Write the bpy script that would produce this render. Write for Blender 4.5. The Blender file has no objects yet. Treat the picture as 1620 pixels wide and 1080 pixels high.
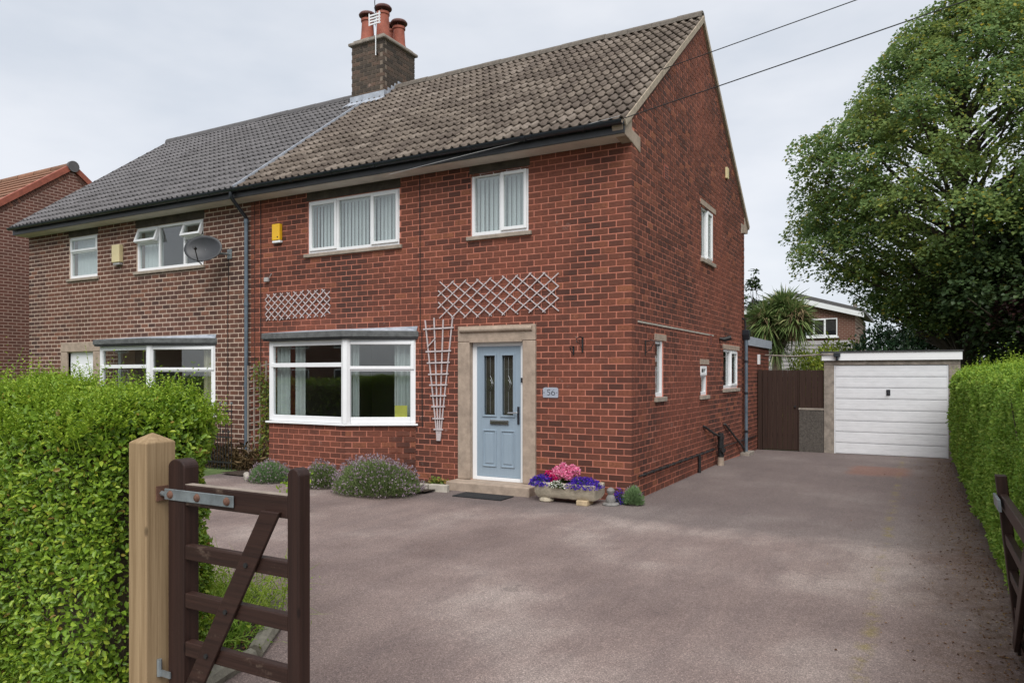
import bpy, bmesh, math, random
import numpy as np
from mathutils import Vector, Matrix
random.seed(7); rng = np.random.default_rng(7)
S = bpy.context.scene
C = S.collection
R = math.radians

# ------------------------------------------------------------------ camera, sky, sun, exposure
CAM = Vector((3.432, -9.554, 1.74))
cd = bpy.data.cameras.new('camera'); cam = bpy.data.objects.new('camera', cd); C.objects.link(cam)
cam.location = CAM; cam.rotation_euler = (R(90), 0, R(29.0))
cd.sensor_width = 36; cd.lens = 1162 / 1620 * 36; cd.shift_y = 52 / 1620; cd.clip_end = 3000; cd.clip_start = .05
S.camera = cam
SUN_EL, SUN_AZ = 50, 152                     # azimuth clockwise from +Y
wd = bpy.data.worlds.new('World'); S.world = wd; wd.use_nodes = True
nt = wd.node_tree; N = nt.nodes; LK = nt.links
bg = N['Background']
sky = N.new('ShaderNodeTexSky'); sky.sky_type = 'NISHITA'; sky.sun_disc = False
sky.sun_elevation = R(SUN_EL); sky.sun_rotation = R(SUN_AZ)
tc = N.new('ShaderNodeTexCoord'); mp = N.new('ShaderNodeMapping'); mp.inputs['Scale'].default_value = (1.2, 1.2, 3.2)
nz = N.new('ShaderNodeTexNoise'); nz.inputs['Scale'].default_value = 1.7; nz.inputs['Detail'].default_value = 5; nz.inputs['Roughness'].default_value = .55
rp = N.new('ShaderNodeValToRGB'); rp.color_ramp.elements[0].position = .36; rp.color_ramp.elements[1].position = .62
rp.color_ramp.elements[0].color = (.315, .336, .370, 1); rp.color_ramp.elements[1].color = (.395, .405, .428, 1)
sc = N.new('ShaderNodeVectorMath'); sc.operation = 'SCALE'; sc.inputs['Scale'].default_value = 10
mx = N.new('ShaderNodeMix'); mx.data_type = 'RGBA'; mx.inputs[0].default_value = .94
LK.new(tc.outputs['Generated'], mp.inputs['Vector']); LK.new(mp.outputs[0], nz.inputs['Vector']); LK.new(nz.outputs['Fac'], rp.inputs[0])
LK.new(rp.outputs[0], sc.inputs[0]); LK.new(sky.outputs[0], mx.inputs[6]); LK.new(sc.outputs[0], mx.inputs[7])
LK.new(mx.outputs[2], bg.inputs['Color']); bg.inputs['Strength'].default_value = .1
sl = bpy.data.lights.new('sun', 'SUN'); so = bpy.data.objects.new('sun', sl); C.objects.link(so)
sl.energy = 1.5; sl.angle = R(45); sl.color = (1, .97, .93)
az = R(SUN_AZ); el = R(SUN_EL)
sd = Vector((math.sin(az) * math.cos(el), math.cos(az) * math.cos(el), math.sin(el)))
so.rotation_euler = sd.to_track_quat('Z', 'Y').to_euler()
S.view_settings.view_transform = 'Standard'; S.view_settings.look = 'None'; S.view_settings.gamma = 1
S.view_settings.exposure = 1.12; S.view_settings.use_curve_mapping = False
S.render.engine = 'CYCLES'

# ------------------------------------------------------------------ materials
def nodes(name):
    m = bpy.data.materials.new(name); m.use_nodes = True
    t = m.node_tree; return m, t, t.nodes['Principled BSDF']
def tnoise(t, scale, detail=4, rough=.6, coord='Object', stretch=None):
    if coord == 'World':
        g = t.nodes.new('ShaderNodeNewGeometry'); out = g.outputs['Position']
    else:
        g = t.nodes.new('ShaderNodeTexCoord'); out = g.outputs[coord]
    if stretch:
        p = t.nodes.new('ShaderNodeMapping'); p.inputs['Scale'].default_value = stretch; t.links.new(out, p.inputs['Vector']); out = p.outputs[0]
    n = t.nodes.new('ShaderNodeTexNoise'); n.inputs['Scale'].default_value = scale; n.inputs['Detail'].default_value = detail; n.inputs['Roughness'].default_value = rough
    t.links.new(out, n.inputs['Vector']); return n.outputs['Fac']
def ramp(t, src, stops):
    r = t.nodes.new('ShaderNodeValToRGB'); e = r.color_ramp.elements
    while len(e) < len(stops): e.new(.5)
    for k, (p, c) in enumerate(stops): e[k].position = p; e[k].color = (*c, 1) if len(c) == 3 else c
    t.links.new(src, r.inputs[0]); return r.outputs[0]
def mixc(t, f, a, b, mode='MIX'):
    m = t.nodes.new('ShaderNodeMix'); m.data_type = 'RGBA'; m.blend_type = mode
    for s, i in ((f, 0), (a, 6), (b, 7)):
        if isinstance(s, (int, float)): m.inputs[i].default_value = s
        elif isinstance(s, tuple): m.inputs[i].default_value = (*s, 1)
        else: t.links.new(s, m.inputs[i])
    return m.outputs[2]
def math_(t, op, a, b=None, c=None):
    m = t.nodes.new('ShaderNodeMath'); m.operation = op
    for s, i in ((a, 0), (b, 1), (c, 2)):
        if s is None: continue
        if isinstance(s, (int, float)): m.inputs[i].default_value = s
        else: t.links.new(s, m.inputs[i])
    return m.outputs[0]
def bump(t, b, src, strength, dist):
    n = t.nodes.new('ShaderNodeBump'); n.inputs['Strength'].default_value = strength; n.inputs['Distance'].default_value = dist
    t.links.new(src, n.inputs['Height']); t.links.new(n.outputs[0], b.inputs['Normal'])
def rnd_piece(t):
    o = t.nodes.new('ShaderNodeObjectInfo'); g = t.nodes.new('ShaderNodeNewGeometry')
    return math_(t, 'FRACT', math_(t, 'ADD', math_(t, 'MULTIPLY', o.outputs['Random'], 7.31), g.outputs['Random Per Island']))
def plain(name, col, rough=.6, var=.25, scale=6, metal=0, bmp=0, bscale=60, spec=.5, coord='Object', stretch=None):
    m, t, b = nodes(name)
    f = tnoise(t, scale, 5, .65, coord, stretch)
    lo = tuple(c * (1 - var) for c in col); hi = tuple(min(1, c * (1 + var)) for c in col)
    t.links.new(ramp(t, f, [(.3, lo), (.7, hi)]), b.inputs['Base Color'])
    b.inputs['Roughness'].default_value = rough; b.inputs['Metallic'].default_value = metal; b.inputs['Specular IOR Level'].default_value = spec
    if bmp: bump(t, b, tnoise(t, bscale, 4, .7, coord, stretch), bmp, .01)
    return m
def brick_mat(name, stops, face_red, seed_scale=.45):
    m, t, b = nodes(name)
    r = rnd_piece(t)
    c = ramp(t, r, stops)
    zone = tnoise(t, seed_scale, 3, .6, 'World')
    c = mixc(t, math_(t, 'MULTIPLY', ramp(t, zone, [(.42, (0, 0, 0)), (.62, (1, 1, 1))]), .8), c, face_red)
    g = tnoise(t, 28, 4, .7, 'World')
    c = mixc(t, math_(t, 'MULTIPLY', ramp(t, g, [(.35, (1, 1, 1)), (.6, (0, 0, 0))]), .55), c, tuple(x * .45 for x in face_red))
    g2 = tnoise(t, 9, 4, .7, 'World')
    c = mixc(t, math_(t, 'MULTIPLY', ramp(t, g2, [(.62, (0, 0, 0)), (.8, (1, 1, 1))]), .35), c, (.33, .2, .17))
    soot = tnoise(t, 1.1, 6, .7, 'World', (1, 1, .45))
    c = mixc(t, math_(t, 'MULTIPLY', ramp(t, soot, [(.5, (0, 0, 0)), (.7, (1, 1, 1))]), .55), c, (.045, .030, .027))
    salt = math_(t, 'MULTIPLY', ramp(t, tnoise(t, 4.5, 7, .8, 'World'), [(.6, (0, 0, 0)), (.68, (1, 1, 1))]), ramp(t, tnoise(t, .8, 3, .6, 'World'), [(.5, (0, 0, 0)), (.62, (.55, .55, .55))]))
    c = mixc(t, salt, c, (.42, .33, .29))
    t.links.new(c, b.inputs['Base Color']); b.inputs['Roughness'].default_value = .85; b.inputs['Specular IOR Level'].default_value = .25
    bump(t, b, tnoise(t, 120, 4, .7, 'World'), .5, .004)
    return m
def mortar_mat(name, a, bcol, pale):
    m, t, b = nodes(name)
    c = ramp(t, tnoise(t, 5, 5, .7, 'World'), [(.3, a), (.7, bcol)])
    c = mixc(t, ramp(t, tnoise(t, 1.6, 6, .75, 'World'), [(.66, (0, 0, 0)), (.74, (.8, .8, .8))]), c, pale)
    t.links.new(c, b.inputs['Base Color']); b.inputs['Roughness'].default_value = .95; b.inputs['Specular IOR Level'].default_value = .1
    bump(t, b, tnoise(t, 90, 4, .7, 'World'), .5, .004)
    return m
def tile_mat(name, stops, lichen, amt):
    m, t, b = nodes(name)
    c = ramp(t, rnd_piece(t), stops)
    n1 = tnoise(t, 14, 5, .7, 'World')
    c = mixc(t, math_(t, 'MULTIPLY', ramp(t, n1, [(.4, (0, 0, 0)), (.66, (1, 1, 1))]), .5), c, tuple(x * .55 for x in stops[0][1]))
    n2 = tnoise(t, 33, 5, .75, 'World')
    c = mixc(t, math_(t, 'MULTIPLY', ramp(t, n2, [(.6, (0, 0, 0)), (.72, (1, 1, 1))]), amt), c, lichen)
    t.links.new(c, b.inputs['Base Color']); b.inputs['Roughness'].default_value = .9; b.inputs['Specular IOR Level'].default_value = .2
    bump(t, b, tnoise(t, 90, 4, .7, 'World'), .4, .006)
    return m
def leaf_mat(name, stops, trans=.3, rough=.45, spec=.35, patch=None):
    m, t, b = nodes(name)
    g = t.nodes.new('ShaderNodeNewGeometry')
    c = ramp(t, g.outputs['Random Per Island'], stops)
    if patch:
        c = mixc(t, math_(t, 'MULTIPLY', ramp(t, tnoise(t, patch[0], 3, .6, 'World'), [(.45, (0, 0, 0)), (.65, (1, 1, 1))]), patch[2]), c, patch[1])
    t.links.new(c, b.inputs['Base Color']); b.inputs['Roughness'].default_value = rough; b.inputs['Specular IOR Level'].default_value = spec
    tr = t.nodes.new('ShaderNodeBsdfTranslucent'); t.links.new(c, tr.inputs['Color'])
    ms = t.nodes.new('ShaderNodeMixShader'); ms.inputs[0].default_value = trans
    t.links.new(b.outputs[0], ms.inputs[1]); t.links.new(tr.outputs[0], ms.inputs[2])
    t.links.new(ms.outputs[0], t.nodes['Material Output'].inputs['Surface'])
    return m
def glass_mat(name, boost=1.5, base=.03):
    m, t, b = nodes(name); t.nodes.remove(b)
    fr = t.nodes.new('ShaderNodeLayerWeight'); fr.inputs['Blend'].default_value = .5
    gl = t.nodes.new('ShaderNodeBsdfGlossy'); gl.inputs['Roughness'].default_value = .004
    tr = t.nodes.new('ShaderNodeBsdfTransparent'); tr.inputs['Color'].default_value = (.9, .93, .92, 1)
    ms = t.nodes.new('ShaderNodeMixShader')
    f = math_(t, 'MINIMUM', math_(t, 'MULTIPLY_ADD', math_(t, 'POWER', fr.outputs['Facing'], 4.5), .9, base), 1.0)
    t.links.new(f, ms.inputs[0]); t.links.new(tr.outputs[0], ms.inputs[1]); t.links.new(gl.outputs[0], ms.inputs[2])
    t.links.new(ms.outputs[0], t.nodes['Material Output'].inputs['Surface'])
    return m
def wood_mat(name, a, b_, rough=.7, axis=2, grain=1.0, worn=None):
    m, t, b = nodes(name)
    st = [55, 55, 55]; st[axis] = 1.3
    f = tnoise(t, grain, 6, .65, 'Object', tuple(st))
    c = ramp(t, f, [(.28, a), (.72, b_)])
    if worn: c = mixc(t, ramp(t, tnoise(t, 7, 7, .8, 'Object', (.5, 1, 1)), [(.58, (0, 0, 0)), (.70, (.8, .8, .8))]), c, worn)
    k = t.nodes.new('ShaderNodeTexVoronoi'); k.inputs['Scale'].default_value = 2.3
    q = t.nodes.new('ShaderNodeTexCoord'); mpp = t.nodes.new('ShaderNodeMapping'); s2 = [2.2, 2.2, 2.2]; s2[axis] = 1.0; mpp.inputs['Scale'].default_value = s2
    t.links.new(q.outputs['Object'], mpp.inputs['Vector']); t.links.new(mpp.outputs[0], k.inputs['Vector'])
    c = mixc(t, ramp(t, k.outputs['Distance'], [(.03, (.7, .7, .7)), (.07, (0, 0, 0))]), c, tuple(x * .35 for x in a))
    t.links.new(c, b.inputs['Base Color']); b.inputs['Roughness'].default_value = rough; b.inputs['Specular IOR Level'].default_value = .3
    bump(t, b, f, .35, .006)
    return m
M = {}
M['brick'] = brick_mat('red_brick', [(0, (.060, .030, .024)), (.3, (.090, .039, .029)), (.65, (.135, .053, .036)), (.9, (.195, .070, .043)), (1, (.29, .11, .058))], (.215, .072, .046))
M['mortar'] = mortar_mat('red_mortar', (.44, .152, .102), (.57, .235, .168), (.70, .53, .45))
M['nbrick'] = brick_mat('brown_brick', [(0, (.062, .036, .030)), (.4, (.098, .050, .039)), (.75, (.145, .070, .050)), (1, (.22, .10, .064))], (.165, .074, .050))
M['nmortar'] = mortar_mat('buff_mortar', (.54, .41, .33), (.68, .55, .45), (.7, .6, .5))
M['cbrick'] = brick_mat('sooty_brick', [(0, (.055, .045, .038)), (.5, (.09, .07, .056)), (1, (.15, .095, .07))], (.10, .082, .062))
M['cmortar'] = mortar_mat('sooty_mortar', (.16, .13, .10), (.26, .21, .17), (.42, .34, .12))
M['tile'] = tile_mat('weathered_brown_tile', [(0, (.135, .108, .090)), (.4, (.18, .147, .122)), (.75, (.225, .185, .152)), (1, (.28, .235, .198))], (.42, .38, .32), .5)
M['ntile'] = tile_mat('grey_concrete_tile', [(0, (.155, .147, .150)), (.5, (.18, .172, .175)), (1, (.205, .195, .198))], (.2, .19, .19), .15)
M['otile'] = tile_mat('orange_clay_tile', [(0, (.20, .11, .075)), (.5, (.26, .15, .10)), (1, (.33, .17, .11))], (.2, .14, .1), .4)
M['stone'] = plain('buff_stone', (.36, .285, .225), .9, .22, 9, bmp=.4, bscale=110, spec=.2)
M['sill'] = plain('sill_stone', (.33, .28, .23), .9, .25, 7, bmp=.4, bscale=90, spec=.2)
M['lintel'] = plain('dark_lintel', (.062, .052, .042), .9, .4, 5, bmp=.5, bscale=60, spec=.2)
M['upvc'] = plain('white_upvc', (.80, .81, .82), .32, .03, 3)
M['glass'] = glass_mat('window_glass', 1, .105)
M['glass2'] = glass_mat('door_glass', 1, .04)
M['gutter'] = plain('black_gutter_plastic', (.016, .020, .026), .3, .3, 3)
M['fascia'] = plain('black_fascia_paint', (.018, .018, .020), .45, .4, 4)
M['soffit'] = plain('cream_soffit', (.62, .56, .50), .8, .15, 3)
M['pipe'] = plain('slate_blue_pipe', (.095, .125, .155), .42, .25, 6)
M['blackiron'] = plain('black_iron', (.018, .018, .019), .45, .4, 12, bmp=.2)
M['lead'] = plain('lead_flashing', (.36, .39, .44), .55, .25, 9, bmp=.3, bscale=30)
M['slab'] = plain('bay_roof_felt', (.10, .105, .105), .85, .35, 12, bmp=.5, bscale=50)
M['verge'] = plain('verge_mortar', (.36, .295, .225), .95, .3, 14, bmp=.7, bscale=60)
M['ridge'] = plain('ridge_tile', (.135, .115, .095), .9, .35, 16, bmp=.4)
M['nridge'] = plain('grey_ridge', (.105, .10, .102), .85, .15, 9)
M['pot'] = plain('terracotta', (.30, .085, .052), .75, .25, 7, bmp=.2)
M['cowl'] = plain('sooty_cowl', (.11, .045, .038), .7, .35, 9)
M['conc'] = plain('weathered_concrete', (.26, .225, .19), .95, .35, 7, bmp=.5, bscale=80)
M['blind'] = plain('white_blind', (.66, .69, .71), .75, .05, 2)
M['curtain'] = plain('pale_curtain', (.52, .55, .55), .85, .1, 4)
M['curtain2'] = plain('cream_curtain', (.5, .45, .32), .85, .1, 4)
M['room'] = plain('room_plaster', (.34, .32, .29), .95, .1, 1)
M['sofa'] = plain('beige_sofa', (.30, .25, .2), .9, .1, 8)
M['door'] = plain('blue_grey_door', (.265, .335, .40), .42, .05, 4, bmp=.06, bscale=25, stretch=(8, 8, 1))
M['chrome'] = plain('chrome', (.6, .6, .6), .22, .05, 3, metal=1)
M['leadcame'] = plain('lead_came', (.42, .44, .46), .4, .1, 3, metal=.6)
M['yellow'] = plain('yellow_plastic', (.80, .46, .015), .4, .06, 3)
M['cream'] = plain('cream_plastic', (.62, .53, .30), .5, .08, 3)
M['grey'] = plain('grey_plastic', (.35, .34, .33), .5, .1, 4)
M['dish'] = plain('grey_dish', (.03, .032, .036), .5, .15, 7)
M['lath'] = plain('faded_lath', (.50, .44, .44), .85, .2, 14, bmp=.3)
M['oldlath'] = plain('weathered_lath', (.28, .23, .19), .9, .25, 12, bmp=.3)
M['slate'] = plain('grey_slate', (.33, .36, .42), .6, .08, 8)
M['ink'] = plain('black_ink', (.012, .012, .018), .5, .1, 3)
M['rubber'] = plain('black_rubber', (.014, .015, .017), .85, .4, 40, bmp=.8, bscale=140)
M['trough'] = plain('weathered_trough', (.43, .375, .285), .95, .3, 8, bmp=.8, bscale=28)
M['sandstone'] = plain('sand_block', (.48, .37, .23), .95, .25, 12, bmp=.5)
M['greystone'] = plain('grey_ornament_stone', (.20, .19, .18), .95, .35, 18, bmp=.6)
M['kerb'] = plain('pale_kerb', (.42, .385, .33), .95, .2, 9, bmp=.5)
M['moss_kerb'] = plain('mossy_edging', (.20, .185, .145), .95, .35, 9, bmp=.6, bscale=40)
M['soil'] = plain('dark_soil', (.060, .047, .038), 1, .5, 22, bmp=1, bscale=60, spec=.1)
M['postwood'] = wood_mat('new_post_wood', (.20, .130, .066), (.40, .285, .165), .75, 2, .8)
M['gatewood'] = wood_mat('dark_stained_wood', (.018, .0085, .0065), (.046, .022, .016), .5, 0, 1.0, (.16, .115, .085))
M['gatewoodv'] = wood_mat('dark_stained_stile', (.018, .0085, .0065), (.042, .020, .015), .5, 2, 1.0)
M['fencewood'] = wood_mat('brown_fence_wood', (.022, .011, .008), (.052, .027, .019), .75, 2, 1.0)
M['galv'] = plain('galvanised_steel', (.25, .28, .29), .5, .35, 10, metal=.6)
M['rust'] = plain('rusty_bolt', (.15, .075, .05), .8, .4, 20, metal=.3)
M['gdoor'] = plain('garage_white', (.70, .71, .73), .42, .07, 5, stretch=(1, 1, 3))
M['render'] = plain('roughcast', (.085, .075, .065), 1, .5, 35, bmp=1, bscale=45)
M['felt'] = plain('roof_felt', (.05, .05, .052), .9, .2, 6)
M['weather'] = plain('grey_cladding', (.33, .31, .31), .8, .15, 5)
M['wire'] = plain('black_cable', (.012, .012, .012), .6, .1, 3)
M['wirelight'] = plain('pale_cable', (.45, .45, .45), .6, .1, 3)
M['bark'] = plain('bark', (.075, .058, .042), .95, .35, 6, bmp=.8, bscale=20)
M['palmbark'] = plain('palm_bark', (.20, .165, .12), .95, .3, 10, bmp=.8, bscale=25)
M['twig_core'] = plain('hedge_twigs_and_core', (.07, .055, .032), 1, .5, 14, bmp=1, bscale=30)  # twig brown, also the dark colour of the solid hedge core
M['privet'] = leaf_mat('privet_leaf', [(0, (.105, .195, .022)), (.45, (.19, .315, .03)), (.8, (.28, .41, .042)), (.97, (.40, .49, .055)), (.985, (.42, .33, .06)), (1, (.25, .13, .05))], .32, .4, .4)
M['shoot'] = leaf_mat('privet_new_leaf', [(0, (.17, .29, .025)), (.5, (.26, .39, .035)), (1, (.37, .48, .05))], .38, .45, .3)
M['privet2'] = leaf_mat('light_privet_leaf', [(0, (.15, .28, .035)), (.5, (.24, .40, .055)), (.85, (.33, .49, .08)), (1, (.44, .57, .11))], .36, .5, .3)
M['syca'] = leaf_mat('sycamore_leaf', [(0, (.13, .21, .08)), (.5, (.18, .28, .10)), (.9, (.24, .33, .105)), (.955, (.40, .35, .06)), (1, (.52, .40, .05))], .45, .55, .2, (.55, (.25, .29, .065), .6))
M['dleaf'] = leaf_mat('dark_tree_leaf', [(0, (.03, .055, .02)), (.6, (.05, .085, .03)), (1, (.08, .12, .036))], .22, .5, .3)
M['copper'] = leaf_mat('copper_leaf', [(0, (.020, .010, .010)), (.6, (.04, .018, .017)), (1, (.075, .032, .026))], .25, .5, .3)
M['laurel'] = leaf_mat('laurel_leaf', [(0, (.018, .045, .022)), (.7, (.035, .075, .032)), (1, (.07, .12, .05))], .2, .3, .5)
M['golden'] = leaf_mat('golden_leaf', [(0, (.15, .22, .03)), (.5, (.25, .33, .04)), (1, (.40, .42, .06))], .35, .5, .3)
M['cordy'] = leaf_mat('sword_leaf', [(0, (.09, .15, .045)), (.5, (.15, .22, .07)), (.85, (.24, .30, .11)), (1, (.36, .32, .16))], .2, .4, .4)
M['cordydead'] = leaf_mat('dry_sword_leaf', [(0, (.17, .12, .065)), (1, (.30, .22, .125))], .2, .7, .2)
M['lav'] = leaf_mat('lavender_leaf', [(0, (.12, .17, .07)), (.5, (.19, .25, .10)), (1, (.29, .35, .14))], .25, .6, .2)
M['lavfl'] = leaf_mat('lavender_flower', [(0, (.22, .16, .18)), (.6, (.33, .26, .31)), (1, (.44, .36, .40))], .2, .8, .1)
M['lavgrey'] = leaf_mat('grey_green_leaf', [(0, (.14, .23, .10)), (1, (.25, .37, .17))], .25, .6, .2)
M['fern'] = leaf_mat('ferny_leaf', [(0, (.17, .28, .03)), (1, (.33, .42, .06))], .4, .5, .2)
M['climb'] = leaf_mat('climber_leaf', [(0, (.09, .14, .025)), (.7, (.2, .25, .04)), (1, (.3, .2, .06))], .3, .5, .3)
M['drygrass'] = leaf_mat('dry_stalks', [(0, (.11, .075, .04)), (1, (.24, .17, .09))], .2, .8, .1)
M['blue'] = leaf_mat('blue_petal', [(0, (.045, .02, .30)), (.5, (.07, .03, .46)), (.85, (.13, .05, .5)), (1, (.3, .12, .5))], .3, .6, .1)
M['pink'] = leaf_mat('pink_petal', [(0, (.70, .12, .30)), (.5, (.84, .26, .44)), (1, (.90, .52, .62))], .3, .6, .1)
M['magenta'] = leaf_mat('magenta_petal', [(0, (.5, .01, .10)), (1, (.65, .03, .2))], .3, .6, .1)
M['white'] = leaf_mat('white_petal', [(0, (.75, .75, .68)), (1, (.85, .85, .8))], .3, .6, .1)
M['stemgreen'] = leaf_mat('bedding_leaf', [(0, (.03, .07, .015)), (1, (.09, .17, .03))], .3, .5, .2)
M['deadleaf'] = leaf_mat('fallen_leaf', [(0, (.10, .05, .025)), (.6, (.22, .11, .05)), (1, (.34, .24, .1))], .15, .8, .1)
M['sandy'] = plain('pale_window_card', (.62, .58, .12), .7, .1, 4)

def tarmac():
    m, t, b = nodes('red_brown_tarmac')
    base = ramp(t, tnoise(t, .42, 4, .6, 'World'), [(.34, (.178, .133, .121)), (.5, (.248, .191, .173)), (.64, (.36, .298, .268))])
    base = mixc(t, math_(t, 'MULTIPLY', ramp(t, tnoise(t, 1.5, 6, .75, 'World', (1.6, .3, 1)), [(.45, (0, 0, 0)), (.68, (1, 1, 1))]), .42), base, (.135, .108, .106))
    base = mixc(t, math_(t, 'MULTIPLY', ramp(t, tnoise(t, 7, 6, .8, 'World'), [(.56, (0, 0, 0)), (.72, (1, 1, 1))]), .3), base, (.10, .085, .083))
    ck = t.nodes.new('ShaderNodeTexVoronoi'); ck.feature = 'DISTANCE_TO_EDGE'; ck.inputs['Scale'].default_value = .33; gg = t.nodes.new('ShaderNodeNewGeometry')
    wv = t.nodes.new('ShaderNodeVectorMath'); wv.operation = 'ADD'; nn_ = t.nodes.new('ShaderNodeTexNoise'); nn_.inputs['Scale'].default_value = 2.5; nn_.inputs['Detail'].default_value = 5
    t.links.new(gg.outputs['Position'], nn_.inputs['Vector']); t.links.new(gg.outputs['Position'], wv.inputs[0]); t.links.new(nn_.outputs['Color'], wv.inputs[1]); t.links.new(wv.outputs[0], ck.inputs['Vector'])
    crk = math_(t, 'MULTIPLY', ramp(t, ck.outputs['Distance'], [(.0015, (1, 1, 1)), (.006, (0, 0, 0))]), ramp(t, tnoise(t, .9, 3, .6, 'World'), [(.55, (0, 0, 0)), (.62, (.35, .35, .35))]))
    base = mixc(t, crk, base, (.06, .05, .048))
    g = t.nodes.new('ShaderNodeNewGeometry'); sx = t.nodes.new('ShaderNodeSeparateXYZ'); t.links.new(g.outputs['Position'], sx.inputs[0])
    x, y = sx.outputs[0], sx.outputs[1]
    wob = math_(t, 'MULTIPLY_ADD', tnoise(t, 1.2, 4, .7, 'World'), 1.0, -.5)
    # older dark strip laid along the front wall and round the gable
    yy = math_(t, 'ADD', y, wob)
    dk = math_(t, 'MULTIPLY', math_(t, 'SMOOTHSTEP', yy, -1.5, -.9) if False else ramp(t, math_(t, 'MULTIPLY_ADD', yy, .5, 1.0), [(.26, (0, 0, 0)), (.5, (1, 1, 1))]), .6)
    base = mixc(t, dk, base, (.125, .106, .103))
    # brown leaf litter and dirt along the hedge foot
    lit = ramp(t, math_(t, 'ADD', math_(t, 'SUBTRACT', x, 3.2), math_(t, 'MULTIPLY', wob, .8)), [(.08, (0, 0, 0)), (.62, (.85, .85, .85))])
    lit = math_(t, 'MULTIPLY', lit, ramp(t, tnoise(t, 9, 6, .8, 'World'), [(.38, (.25, .25, .25)), (.6, (1, 1, 1))]))
    base = mixc(t, lit, base, (.125, .078, .050))
    # moss in the seam of the drive
    seam = math_(t, 'ABSOLUTE', math_(t, 'ADD', math_(t, 'SUBTRACT', x, 3.13), math_(t, 'MULTIPLY', wob, .12)))
    mo = math_(t, 'MULTIPLY', ramp(t, seam, [(.008, (1, 1, 1)), (.075, (0, 0, 0))]), ramp(t, tnoise(t, 3.4, 5, .8, 'World'), [(.48, (0, 0, 0)), (.6, (.85, .85, .85))]))
    base = mixc(t, math_(t, 'MULTIPLY', mo, .72), base, (.25, .20, .07))
    # faded red repair patch before the garage
    px = math_(t, 'ABSOLUTE', math_(t, 'SUBTRACT', x, 2.8)); py = math_(t, 'ABSOLUTE', math_(t, 'SUBTRACT', y, 5.3))
    pt = math_(t, 'MULTIPLY', ramp(t, math_(t, 'ADD', px, math_(t, 'MULTIPLY', wob, .3)), [(.4, (1, 1, 1)), (.56, (0, 0, 0))]), ramp(t, math_(t, 'ADD', math_(t, 'MULTIPLY', py, .55), math_(t, 'MULTIPLY', wob, .3)), [(.3, (.6, .6, .6)), (.5, (0, 0, 0))]))
    base = mixc(t, pt, base, (.23, .115, .085))
    # aggregate
    v = t.nodes.new('ShaderNodeTexVoronoi'); v.inputs['Scale'].default_value = 165; t.links.new(g.outputs['Position'], v.inputs['Vector'])
    vc = t.nodes.new('ShaderNodeSeparateColor'); t.links.new(v.outputs['Color'], vc.inputs[0])
    agg = ramp(t, vc.outputs[0], [(0, (.55, .55, .55)), (.45, (.9, .9, .9)), (.8, (1.12, 1.12, 1.12)), (1, (1.75, 1.72, 1.7))])
    base = mixc(t, .85, base, agg, 'MULTIPLY')
    t.links.new(base, b.inputs['Base Color']); b.inputs['Roughness'].default_value = .92; b.inputs['Specular IOR Level'].default_value = .2
    bump(t, b, v.outputs['Distance'], .55, .006)
    return m
M['tarmac'] = tarmac()
M['grass'] = plain('lawn', (.075, .115, .03), 1, .4, 3, bmp=.8, bscale=40, coord='World')
M['asphalt'] = plain('road_asphalt', (.05, .05, .052), .9, .3, 4, bmp=.4, bscale=90, coord='World')
M['paving'] = plain('pavement_slabs', (.22, .21, .195), .9, .2, 3, bmp=.3, bscale=80, coord='World')

def brickwall_far(name, c1, c2, mo, axis):
    m, t, b = nodes(name)
    g = t.nodes.new('ShaderNodeNewGeometry'); s = t.nodes.new('ShaderNodeSeparateXYZ'); t.links.new(g.outputs['Position'], s.inputs[0])
    c = t.nodes.new('ShaderNodeCombineXYZ'); t.links.new(s.outputs[axis], c.inputs[0]); t.links.new(s.outputs[2], c.inputs[1])
    k = t.nodes.new('ShaderNodeTexBrick'); k.inputs['Scale'].default_value = 1; k.inputs['Brick Width'].default_value = .2316; k.inputs['Row Height'].default_value = .09
    k.inputs['Mortar Size'].default_value = .011; k.inputs['Color1'].default_value = (*c1, 1); k.inputs['Color2'].default_value = (*c2, 1); k.inputs['Mortar'].default_value = (*mo, 1)
    t.links.new(c.outputs[0], k.inputs['Vector'])
    col = mixc(t, math_(t, 'MULTIPLY', tnoise(t, 2, 5, .7, 'World'), .5), k.outputs['Color'], tuple(x * .6 for x in c1))
    t.links.new(col, b.inputs['Base Color']); b.inputs['Roughness'].default_value = .9
    bump(t, b, k.outputs['Fac'], -.4, .01)
    return m
M['farbrick_x'] = brickwall_far('brown_brickwork_gable', (.12, .048, .035), (.17, .064, .045), (.44, .31, .25), 1)
M['farbrick_y'] = brickwall_far('brown_brickwork_front', (.13, .052, .034), (.17, .07, .046), (.30, .21, .17), 0)

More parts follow.
